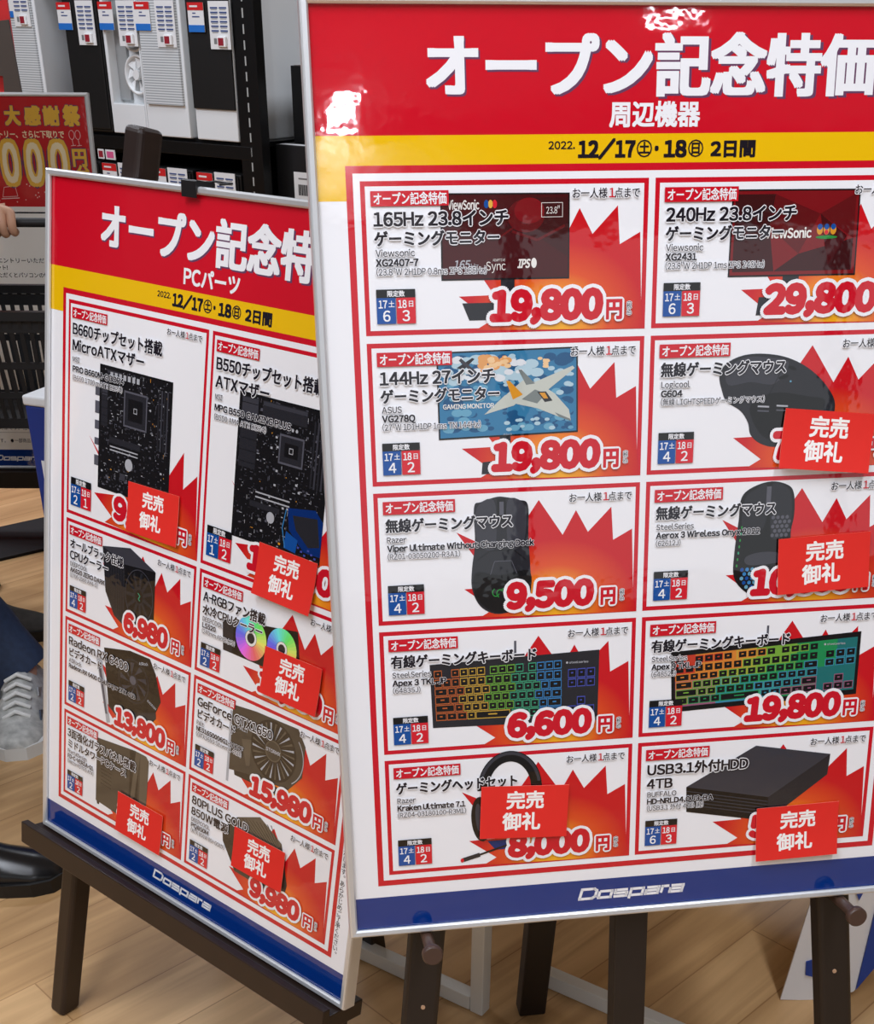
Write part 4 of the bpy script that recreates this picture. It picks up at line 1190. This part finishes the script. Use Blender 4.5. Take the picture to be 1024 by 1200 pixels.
CW_ = mat('case_white', (226, 229, 230), 0.4)
CB_ = mat('case_black', (12, 12, 13), 0.5)
CG_ = mat('case_grey', (150, 152, 152), 0.5)
def mesh_front():
    m = mat('case_mesh_front', (196, 200, 202), 0.5)
    nt = m.node_tree; p = nt.nodes['Principled BSDF']
    tc = nt.nodes.new('ShaderNodeTexCoord')
    w = nt.nodes.new('ShaderNodeTexWave'); w.bands_direction = 'Z'; w.inputs['Scale'].default_value = 38
    nt.links.new(tc.outputs['Object'], w.inputs[0])
    cr = nt.nodes.new('ShaderNodeValToRGB')
    cr.color_ramp.elements[0].color = rgb(150, 155, 158); cr.color_ramp.elements[1].color = rgb(222, 225, 226)
    nt.links.new(w.outputs[0], cr.inputs[0]); nt.links.new(cr.outputs[0], p.inputs['Base Color'])
    return m
MESHF = mesh_front()
def pc_case(x0, x1, z0, z1, style, label, depth=.43, group='computer cases on the rack'):
    root = empty('computer_case', label=label, cat='computer case', group=group, mw=RM @ Matrix.Translation(((x0 + x1) / 2, 0, z0)))
    w, h = x1 - x0, z1 - z0
    body = CB_ if style in ('black', 'low') else CW_
    b = MB()
    if style == 'glass':                        # open-looking front: recess with two fans
        b.box((0, depth / 2 + .025, h / 2), (w, depth - .05, h), CW_)
        b.box((-w / 2 + .008, .025, h / 2), (.016, .05, h), CW_); b.box((w / 2 - .004, .025, h / 2), (.008, .05, h), CW_)
        b.box((0, .025, .05), (w - .02, .05, .1), CW_); b.box((0, .025, h - .01), (w - .02, .05, .02), CW_)
        bevel(b.build('body', root), .003)
        b = MB(); b.box((-.055, .044, h / 2 + .04), (.065, .012, h - .14), CG_); b.build('side_panel', root)
        FB = mat('fan_white', (230, 232, 232), 0.4); FD = mat('fan_dark', (52, 52, 54), 0.6)
        for zc in (.196, .335):
            b = MB()
            b.rings([[Vector((.042 + r * math.cos(t), y - .05, zc + r * math.sin(t))) for t in [k * math.pi / 12 for k in range(24)]] for r, y in ((.066, .098), (.066, .07), (.058, .07), (.058, .096))], FB)
            b.tube([(.042, .0488, zc), (.042, .0494, zc)], .058, FD, 24)
            f = b.build('fan', root)
            b = MB()
            b.tube([(.042, .046, zc), (.042, .016, zc)], .017, FB, 18)
            for k in range(7):
                a = k * 2 * math.pi / 7
                q = []
                for rr, da in ((.015, 0), (.055, .1), (.055, .72), (.015, .5)):
                    q.append(Vector((.042 + rr * math.cos(a + da), .035 - .012 * (da > .3), zc + rr * math.sin(a + da))))
                b.mesh(q + [p + Vector((0, .002, 0)) for p in q], [(0, 1, 2, 3), (7, 6, 5, 4)], FB)
            b.build('blades', f)
    else:
        b.box((0, depth / 2, h / 2), (w, depth, h), body)
        bevel(b.build('body', root), .004)
        if style == 'mesh':
            b = MB(); b.box((.0, -.004, h / 2 + (.045 if z0 > .8 else 0)), (w - .03, .010, h - (.12 if z0 > .8 else .04)), MESHF); b.build('mesh_panel', root)
        elif style == 'two_tone':
            b = MB(); b.box((0, -.003, h / 2 + .05), (w - .002, .008, h - .1), CB_); bevel(b.build('front_panel', root), .002)
        elif style == 'black':
            b = MB(); b.box((0, -.003, h / 2), (w - .012, .008, h - .02), CB_); bevel(b.build('front_panel', root), .003)
        elif style == 'low':
            b = MB(); b.box((0, -.003, h / 2), (w - .012, .008, h - .02), CB_); b.build('front_panel', root)
    return root
pc_case(-1.30, -1.072, .878, 1.345, 'mesh', 'white computer case with ribbed front, leftmost on the rack')
pc_case(-.905, -.702, .878, 1.40, 'black', 'all-black computer case between two white cases on the rack')
pc_case(-.694, -.499, .878, 1.36, 'glass', 'white computer case with white fans showing in its front')
pc_case(-.497, -.272, .878, 1.36, 'mesh', 'white ribbed-front computer case beside the one showing fans')
pc_case(-.236, -.026, .878, 1.36, 'two_tone', 'computer case with black front above a white foot, beside the rack upright')
LOW = [(-1.02, -.80), (-.78, -.56), (-.50, -.28), (-.25, -.03)]
for k, (a, c) in enumerate(LOW):
    pc_case(a, c, .430, .772, 'low', 'dark computer case on the lower shelf, %s' % ('first one right of the red sale poster', 'behind the tall easel post', 'under the white ribbed-front case', 'against the rack upright')[k], group='dark cases on the lower shelf')

# tags and price sheets hanging before the cases
TRED = mat('tag_red', (204, 34, 36), 0.4); TBLUE = mat('tag_blue', (36, 110, 196), 0.4); TPAP = mat('tag_paper', (226, 226, 226), 0.5)
TTXT = mat('tag_text', (60, 78, 128), 0.5); TGREY = mat('tag_grey', (120, 120, 120), 0.5); TLCD = mat('label_screen', (150, 40, 52), 0.3); TLW = mat('label_case', (240, 240, 240), 0.35)
def hang_tag(x, z0, lab, y=-.012, w=.078, h=.088):
    root = empty('shelf_tag', label=lab, cat='tag', group='red, white and blue tags on the rack', mw=RM @ Matrix.Translation((x, y, z0)))
    b = MB(); b.box((w / 2, 0, h / 2), (w, .002, h), TPAP); b.build('card', root)
    b = MB(); b.box((w / 2, -.0015, h * .87), (w, .001, h * .26), TRED); b.box((w * .4, -.0022, h * .87), (w * .5, .0005, h * .06), TPAP); b.build('red_heading', root)
    b = MB(); b.box((w / 2, -.0015, h * .12), (w, .001, h * .24), TBLUE); b.build('blue_foot', root)
    b = MB()
    for k, (xx, ww) in enumerate(((.4, .2), (.5, .46))):
        b.box((w * xx, -.0014, h * (.64 - k * .12)), (w * ww, .0006, h * .04), TTXT)
    b.build('print', root)
def price_sheet(x, z0, lab, y=-.012, w=.098, h=.142, e=True):
    root = empty('price_sheet', label=lab, cat='price sheet', group='price sheets on the rack', mw=RM @ Matrix.Translation((x, y, z0)))
    b = MB(); b.box((w / 2, 0, h / 2), (w, .002, h), TPAP)
    for r in range(6):
        for c in range(2):
            b.box((w * (.28 + .44 * c), -.0013, h * (.86 - r * .095)), (w * .36, .0006, h * .034), TTXT)
            b.box((w * (.28 + .44 * c), -.0013, h * (.825 - r * .095)), (w * .30, .0006, h * .012), TGREY)
    b.box((w * .26, -.0013, h * .17), (w * .15, .0006, h * .12), TGREY)
    b.build('sheet', root)
    if e:
        b = MB(); b.box((w * .62, -.005, h * .16), (w * .42, .009, h * .22), TLW); o = b.build('electronic_label', root); bevel(o, .002)
        b = MB(); b.box((w * .60, -.010, h * .16), (w * .26, .001, h * .16), TLCD); b.build('label_screen', o)
for x, z, who in ((-1.268, 1.252, 'on the leftmost white case'), (-.925, 1.214, 'left of the black case'), (-.690, 1.216, 'on the white case with fans'), (-.492, 1.216, 'on the white ribbed case beside the fans'), (-.218, 1.214, 'on the black and white case')):
    hang_tag(x, z, 'small red, white and blue shelf tag ' + who)
for x, z, who in ((-1.190, 1.222, 'on the leftmost white case'), (-.818, 1.166, 'on the all-black case'), (-.590, 1.166, 'hanging over the white fans'), (-.386, 1.166, 'on the white ribbed case beside the fans'), (-.116, 1.164, 'on the case with black front and white foot')):
    price_sheet(x, z, 'white price sheet with small electronic label ' + who)
for k, (a, c) in enumerate(LOW):
    who = ('next to the red sale poster', 'behind the easel post', 'above the rear poster clip', 'against the rack upright')[k]
    hang_tag(a + .005, .672, 'red-headed shelf tag on the lower shelf, ' + who, w=.082, h=.098)
    price_sheet(a + .098, .634, 'white price sheet on the lower shelf, ' + who, w=.105, e=False)
b = MB()
for k, (x, w, cs) in enumerate(((-.80, .035, (TPAP, TLCD)), (-.755, .055, (TPAP, mat('label_pink', (214, 90, 140), .5))))):
    b.box((x + w / 2, -.004, .800), (w, .003, .034), cs[0]); b.box((x + w / 2, -.0062, .800), (w * .7, .001, .022), cs[1])
o = b.build('shelf_label'); o.matrix_world = RM; tag(o, 'pair of small printed labels under the shelf edge beside the sale poster', 'label')

# two black product boxes at the end of the rack
BOXK = mat('box_black', (22, 22, 24), 0.45); BOXE = mat('box_brown_edge', (92, 60, 48), 0.6)
def black_box(x, y, z, w, d, h, lab, label_at):
    root = empty('product_box', label=lab, cat='box', group='black product boxes beside the rack', mw=RM @ Matrix.Translation((x, y, z)))
    b = MB(); b.box((w / 2, d / 2, h / 2), (w, d, h), BOXK); bevel(b.build('carton', root), .002)
    b = MB(); lx, lz, lw, lh = label_at
    b.box((lx, -.001, lz), (lw, .001, lh), TPAP)
    for k in range(9):
        b.box((lx - lw * .26 + k * lw * .065, -.0018, lz - lh * .05), (lw * .03 * (1 + k % 2), .0005, lh * .34), BOXK)
    b.box((lx, -.0018, lz + lh * .3), (lw * .5, .0005, lh * .05), TGREY)
    b.build('barcode_label', root)
    b = MB(); b.box((w / 2, .02, h + .0006), (w * .9, .03, .001), TPAP if z < .6 else BOXE); b.build('tape', root)
black_box(.062, .095, .430, .36, .30, .442, 'black product box with a barcode label, the lower of the two beside the front poster', (.128, .305, .088, .105))
black_box(.085, .170, .873, .26, .20, .242, 'black product box on top of the barcode box', (.125, .125, .08, .12))

# red sign with a dark slanted edge at the far left
sg = empty('red_sign', (-1.50, 4.55, 0), 'red sign with dark brown slanted edge in the top left corner', 'sign')
RS = mat('sign_red', (204, 34, 38), 0.45); RBR = mat('sign_brown', (70, 60, 54), 0.6)
def SGp(name, pts, m, y):
    b = MB(); f = [Vector((x, y, z)) for x, z in pts]; k = [p + Vector((0, .012, 0)) for p in f]; n = len(f)
    b.mesh(f + k, [tuple(range(n)), tuple(reversed(range(n, 2 * n)))] + [(i, n + i, n + (i + 1) % n, (i + 1) % n) for i in range(n)], m)
    return b.build(name, sg)
SGp('panel', [(-.55, 0), (.150, 0), (.158, 1.0), (.163, 1.42), (-.55, 1.42)], RS, 0)
SGp('slanted_edge', [(-.30, 1.20), (.160, 1.252), (.168, 1.05), (.168, .62), (.100, .62), (.113, 1.05), (.117, 1.10), (-.30, 1.12)], RBR, -.014)

# ------------------------------------------------------------------ shopping basket
BK = mat('basket_black', (26, 26, 28), 0.5)
bs = empty('shopping_basket', (-.885, 2.90, .488), 'black slatted shopping basket held by the hand at the left edge', 'basket')
def basket():
    b = MB()
    w0, d0, w1, d1, H = .17, .12, .205, .15, .245
    def ring(z):
        t = z / H
        return w0 + (w1 - w0) * t, d0 + (d1 - d0) * t
    b.box((0, 0, .004), (2 * w0, 2 * d0, .008), BK)
    for z, hh in ((.012, .022), (.075, .014), (.14, .014), (.222, .024)):
        w, d = ring(z)
        for sx in (-1, 1): b.box((sx * w, 0, z), (.005, 2 * d, hh), BK)
        for sy in (-1, 1): b.box((0, sy * d, z), (2 * w, .005, hh), BK)
    for k in range(19):
        t = (k + .5) / 19 * 2 - 1
        for s_ in (-1, 1):
            b.beam((t * w0, s_ * d0, .01), (t * w1, s_ * d1, H - .01), .009, .004, (1, 0, 0), BK)
            if k < 14:
                u = (k + .5) / 14 * 2 - 1
                b.beam((s_ * w0, u * d0, .01), (s_ * w1, u * d1, H - .01), .004, .009, (1, 0, 0), BK)
    for sx in (-1, 1): b.box((sx * w1, 0, H), (.018, 2 * d1 + .02, .018), BK)
    for sy in (-1, 1): b.box((0, sy * d1, H), (2 * w1 + .02, .018, .018), BK)
    b.build('basket_body', bs)
    b = MB()
    b.tube([(-.17, 0, H), (-.168, -.005, H + .09), (-.14, -.01, .397), (-.10, -.012, .407), (.10, -.012, .407), (.14, -.01, .397), (.168, -.005, H + .09), (.17, 0, H)], .0095, BK, 12)
    b.build('handle', bs)
basket()

# ------------------------------------------------------------------ people at the left edge
def skin(name, pts, edges, m, parent=None, sub=2):
    """continuous tapered body grown along joints: pts = {joint: ((x,y,z), radius)}"""
    keys = list(pts)
    me = bpy.data.meshes.new(name)
    me.from_pydata([pts[k][0] for k in keys], [(keys.index(a), keys.index(c)) for a, c in edges], [])
    o = bpy.data.objects.new(name, me)
    COL.objects.link(o)
    sk = o.modifiers.new('skin', 'SKIN')
    sk.use_smooth_shade = True
    if not me.skin_vertices:
        bpy.context.view_layer.objects.active = o
        bpy.ops.mesh.customdata_skin_add()
    for i, k in enumerate(keys):
        r = pts[k][1]
        me.skin_vertices[0].data[i].radius = r if isinstance(r, tuple) else (r, r)
        me.skin_vertices[0].data[i].use_root = (i == 0)
    ss = o.modifiers.new('subdivision', 'SUBSURF')
    ss.levels = sub
    ss.render_levels = sub
    me.materials.append(m)
    if parent: o.parent = parent
    return o
SKINM = mat('skin', (206, 158, 130), 0.5, spec=0.4, noise=(12, 0.05))
HAIRM = mat('black_hair', (24, 20, 20), 0.5)
SOLE_W = mat('sole_white', (214, 214, 210), 0.55)
def shoe(root, heel, ang, L, col_up, col_sole, name, lace=None, W=.046, low=False):
    """lofted shoe: heel point on the floor, pointing along ang"""
    c, s = math.cos(ang), math.sin(ang)
    def w(x, y, z):
        return Vector((heel[0] + x * c - y * s, heel[1] + x * s + y * c, heel[2] + z)) - root.location
    top = [(0, .55, .066), (.06, .80, .082), (.2, .86, .100), (.36, .90, .104), (.5, .95, .086), (.66, 1.02, .066), (.82, 1.0, .054), (.93, .80, .046), (1.0, .34, .034)]
    b = MB()
    R = []
    for t, ww, h in top:
        ring = []
        for k in range(16):
            a = 2 * math.pi * k / 16
            yy = math.cos(a) * W * ww
            zz = .022 + max(0, math.sin(a)) ** .8 * (h - .022) if math.sin(a) > 0 else .022 + math.sin(a) * .012
            ring.append(w(t * L, yy * (1 - .35 * max(0, math.sin(a))), zz))
        R.append(ring)
    b.rings(R, col_up)
    o = b.build(name, root)
    b = MB()
    out = [(t * L, ww * W * 1.08) for t, ww, h in top]
    edge = [(x, y) for x, y in out] + [(x, -y) for x, y in reversed(out)]
    lo = [w(x * 1.01, y, 0) for x, y in edge]; hi = [w(x, y * 1.02, .026) for x, y in edge]
    n = len(edge)
    b.mesh(lo + hi, [tuple(reversed(range(n))), tuple(range(n, 2 * n))] + [(i, (i + 1) % n, n + (i + 1) % n, n + i) for i in range(n)], col_sole, smooth=False)
    b.build('sole', o)
    if lace:
        b = MB()
        for k in range(5):
            x = L * (.44 + k * .075); z = .100 - k * .009
            b.tube([w(x, -.026, z - .012), w(x + .004, 0, z + .004), w(x, .026, z - .012)], .0045, lace, 8)
        for sy in (-1, 1):
            b.beam(w(L * .30, sy * .041, .035), w(L * .52, sy * .040, .072), .018, .003, (0, 0, 1), mat('shoe_stripe', (150, 152, 156), .5))
            b.beam(w(L * .60, sy * .047, .030), w(L * .72, sy * .046, .050), .022, .003, (0, 0, 1), mat('shoe_navy', (44, 58, 84), .5))
        b.build('laces', o)
    return o
def person(loc_, facing, label, trouser, jacket, feet, hand=None, shoes=None, knee=None):
    """standing figure: feet = two (ankle xy, pointing angle); hand = world point the right fist holds"""
    root = empty('person', (loc_[0], loc_[1], 0), label, 'person')
    fx, fy = math.cos(facing), math.sin(facing)
    sx, sy = fy, -fx                            # the figure's right
    def q(r, f, z): return (sx * r + fx * f, sy * r + fy * f, z)
    def a(p): return (p[0] - loc_[0], p[1] - loc_[1], p[2])
    P = {'pelvis': (q(0, 0, .93), (.135, .10)), 'waist': (q(0, 0, 1.06), (.125, .095)), 'chest': (q(0, 0, 1.27), (.15, .11)), 'neck0': (q(0, 0, 1.43), (.06, .06)), 'neck': (q(0, .012, 1.50), (.052, .055)),
         'head0': (q(0, .025, 1.57), (.066, .078)), 'head': (q(0, .03, 1.64), (.074, .092)), 'crown': (q(0, .02, 1.715), (.055, .07))}
    E = [('pelvis', 'waist'), ('waist', 'chest'), ('chest', 'neck0'), ('neck0', 'neck'), ('neck', 'head0'), ('head0', 'head'), ('head', 'crown')]
    J = {'pelvis': (q(0, 0, .96), (.16, .12)), 'waist': (q(0, 0, 1.06), (.155, .12)), 'chest': (q(0, 0, 1.27), (.175, .13)), 'collar': (q(0, 0, 1.44), (.085, .08))}
    JE = [('pelvis', 'waist'), ('waist', 'chest'), ('chest', 'collar')]
    cuffs = []
    TR = {'hip': (q(0, 0, .95), (.155, .12))}
    TE = []
    for side, n in ((1, 'r'), (-1, 'l')):
        ank, ang = feet[0 if side == 1 else 1]
        ax = (ank[0] - loc_[0], ank[1] - loc_[1])
        hp = q(side * .09, 0, .86)
        kn = ((hp[0] + ax[0]) / 2 + fx * .03, (hp[1] + ax[1]) / 2 + fy * .03, .49)
        if knee and side == -1:
            kn = a(knee)
        P['hip' + n] = (hp, .085); P['kn' + n] = (kn, .055); P['an' + n] = ((ax[0], ax[1], .085), .038); P['toe' + n] = ((ax[0] + .13 * math.cos(ang), ax[1] + .13 * math.sin(ang), .04), .03)
        E += [('pelvis', 'hip' + n), ('hip' + n, 'kn' + n), ('kn' + n, 'an' + n), ('an' + n, 'toe' + n)]
        TR['h' + n] = (hp, .105); TR['k' + n] = (kn, .078); TR['c' + n] = (tuple(v0 + (v1 - v0) * .02 for v0, v1 in zip((ax[0], ax[1], .10), kn)), .058)
        lo_, hi_ = Vector((ax[0] + .012 * math.cos(ang), ax[1] + .012 * math.sin(ang), .068)), Vector(kn)
        cuffs.append([lo_ + (hi_ - lo_) * t for t in (0, .04, .14, .35, .60, .85)])
        TE += [('hip', 'h' + n), ('h' + n, 'k' + n), ('k' + n, 'c' + n)]
        sh = q(side * .185, 0, 1.38)
        if side == 1 and hand:
            wr = a(hand[0]); el = a(hand[1])
        else:
            el = q(side * .24, -.03, 1.11); wr = q(side * .25, .06, .88)
        P['sh' + n] = (sh, .06); P['el' + n] = (el, .043); P['wr' + n] = (wr, (.027, .024))
        E += [('chest', 'sh' + n), ('sh' + n, 'el' + n), ('el' + n, 'wr' + n)]
        J['s' + n] = (sh, .08); J['e' + n] = (el, .06); J['w' + n] = (tuple(e + (w_ - e) * .94 for e, w_ in zip(el, wr)), .045)
        JE += [('chest', 's' + n), ('s' + n, 'e' + n), ('e' + n, 'w' + n)]
        d = (Vector(wr) - Vector(el)).normalized()
        if side == 1 and hand:
            grip = Vector(a(hand[2]))
            palm = grip + Vector((-.016, .004, .022))
            P['pm' + n] = (tuple(palm), (.026, .018))
            E.append(('wr' + n, 'pm' + n))
            for k in range(4):                  # fingers laid over the tube and curled under it
                off = Vector((-.026 + k * .019, 0, 0)); ln = (.92, 1.0, .97, .84)[k]
                f1 = grip + off + Vector((0, -.020 * ln, .024)); f2 = grip + off + Vector((0, -.031 * ln, -.002)); f3 = grip + off + Vector((0, -.018, -.022 * ln)); f4 = grip + off + Vector((0, .002, -.021 * ln))
                prev = 'pm' + n
                for i, (p, r) in enumerate(((f1, .0112), (f2, .0102), (f3, .0094), (f4, .0086))):
                    key = 'f%d%d%s' % (k, i, n)
                    P[key] = (tuple(p), r); E.append((prev, key)); prev = key
            prev = 'pm' + n
            for i, (p, r) in enumerate(((Vector((-.046, .004, .008)), .0125), (Vector((-.040, -.012, -.016)), .0110), (Vector((-.020, -.024, -.026)), .0095))):
                key = 'th%d%s' % (i, n); P[key] = (tuple(grip + p), r); E.append((prev, key)); prev = key
        else:
            palm = Vector(wr) + Vector((0, 0, -.06)) + d * .01
            P['pm' + n] = (tuple(palm), (.036, .018)); E.append(('wr' + n, 'pm' + n))
            for k in range(4):
                o_ = Vector((fx, fy, 0)) * ((k - 1.5) * .019)
                ln = (.88, 1.0, .95, .76)[k]
                prev = 'pm' + n
                for i, dz in enumerate((-.040, -.068, -.090)):
                    key = 'f%d%d%s' % (k, i, n); P[key] = (tuple(palm + o_ + Vector((-sx * side * .006 * i, -sy * side * .006 * i, dz * ln))), (.0098, .0092, .0082)[i]); E.append((prev, key)); prev = key
            prev = 'pm' + n
            for i, (f_, dz) in enumerate(((.036, -.012), (.046, -.036), (.046, -.054))):
                key = 'th%d%s' % (i, n); P[key] = (tuple(palm + Vector((fx * f_, fy * f_, dz))), (.012, .0105, .009)[i]); E.append((prev, key)); prev = key
    skin('body', P, E, SKINM, root, 2)
    tr = skin('trousers', TR, TE, trouser, root, 2)
    for c_ in cuffs:
        b = MB(); b.tube(c_, [.064, .068, .068, .069, .072, .072], trouser, 20); b.build('trouser_leg', tr)
    skin('jacket', J, JE, jacket, root, 2)
    b = MB()                                     # hair cap
    R = []
    for z, r in ((1.60, .070), (1.66, .092), (1.71, .088), (1.75, .066), (1.77, .02)):
        R.append([Vector(q(math.cos(t) * r * .92, -.015 + math.sin(t) * r * (1.05 if math.sin(t) < 0 else .70), z)) for t in [k * math.pi / 8 for k in range(16)]])
    b.rings(R, HAIRM); b.build('hair', root)
    for s_ in (-1, 1):
        b = MB()
        b.tube([Vector(q(s_ * .031, .098, 1.645)), Vector(q(s_ * .031, .112, 1.645))], .010, mat('eye', (30, 24, 22), .2), 10)
        b.build('eye', root)
    b = MB()
    b.tube([Vector(q(-.022, .108, 1.575)), Vector(q(0, .114, 1.573)), Vector(q(.022, .108, 1.575))], .006, mat('lips', (170, 96, 88), .5), 8)
    b.build('mouth', root)
    b = MB()
    b.tube([Vector(q(0, .105, 1.650)), Vector(q(0, .128, 1.610)), Vector(q(0, .112, 1.600))], [.007, .013, .009], SKINM, 8)
    b.build('nose', root)
    for s_ in (-1, 1):
        b = MB(); b.tube([Vector(q(s_ * .078, .015, 1.655)), Vector(q(s_ * .086, .005, 1.635)), Vector(q(s_ * .078, .012, 1.600))], [.012, .015, .009], SKINM, 8); b.build('ear', root)
    for (ank, ang), kind in zip(feet, shoes):
        heel = (ank[0] - .055 * math.cos(ang), ank[1] - .055 * math.sin(ang), 0)
        shoe(root, heel, ang, *kind)
    return root
JEAN = mat('jeans_blue', (40, 54, 80), 0.8, noise=(80, 0.2)); DARKT = mat('dark_trousers', (28, 28, 32), 0.8); GREYT = mat('grey_trousers', (70, 70, 74), 0.8)
GREENJ = mat('dark_green_jacket', (24, 44, 38), 0.75); BLACKJ = mat('black_coat', (26, 26, 30), 0.75); BEIGEJ = mat('beige_coat', (140, 124, 100), 0.75)
SNK = mat('sneaker_grey', (168, 168, 164), 0.6, noise=(60, 0.35)); LEATHER = mat('black_leather', (18, 18, 20), 0.25, spec=0.6, noise=(20, 0.2)); FELT = mat('grey_felt', (66, 62, 58), 0.85, noise=(60, 0.25)); SOLE_K = mat('sole_black', (16, 16, 17), 0.5)
LACE = mat('shoe_lace', (226, 226, 222), 0.6)
person((-1.40, 2.46), -1.45, 'person in jeans and grey sneakers stepping forward at the left edge', JEAN, BLACKJ, [((-1.51, 2.44), -1.4), ((-.895, 2.42), -1.38)],
       shoes=[(.325, SNK, SOLE_W, 'sneaker', LACE, .058)] * 2, knee=(-1.17, 2.45, .45))
person((-1.00, 1.80), .05, 'person in black leather shoes and black coat beside the rear easel', DARKT, BLACKJ, [((-.868, 1.742), .06), ((-1.11, 1.90), .15)],
       shoes=[(.285, LEATHER, SOLE_K, 'leather_shoe', None, .050)] * 2)
person((-1.33, 2.92), .0, 'person in grey felt shoes and dark green jacket carrying the basket', GREYT, GREENJ, [((-1.155, 2.765), -.05), ((-1.38, 3.01), .1)],
       hand=((-.985, 2.865, .925), (-1.20, 2.73, 1.07), (-.935, 2.888, .895)), shoes=[(.29, FELT, SOLE_K, 'felt_shoe', None, .050)] * 2)
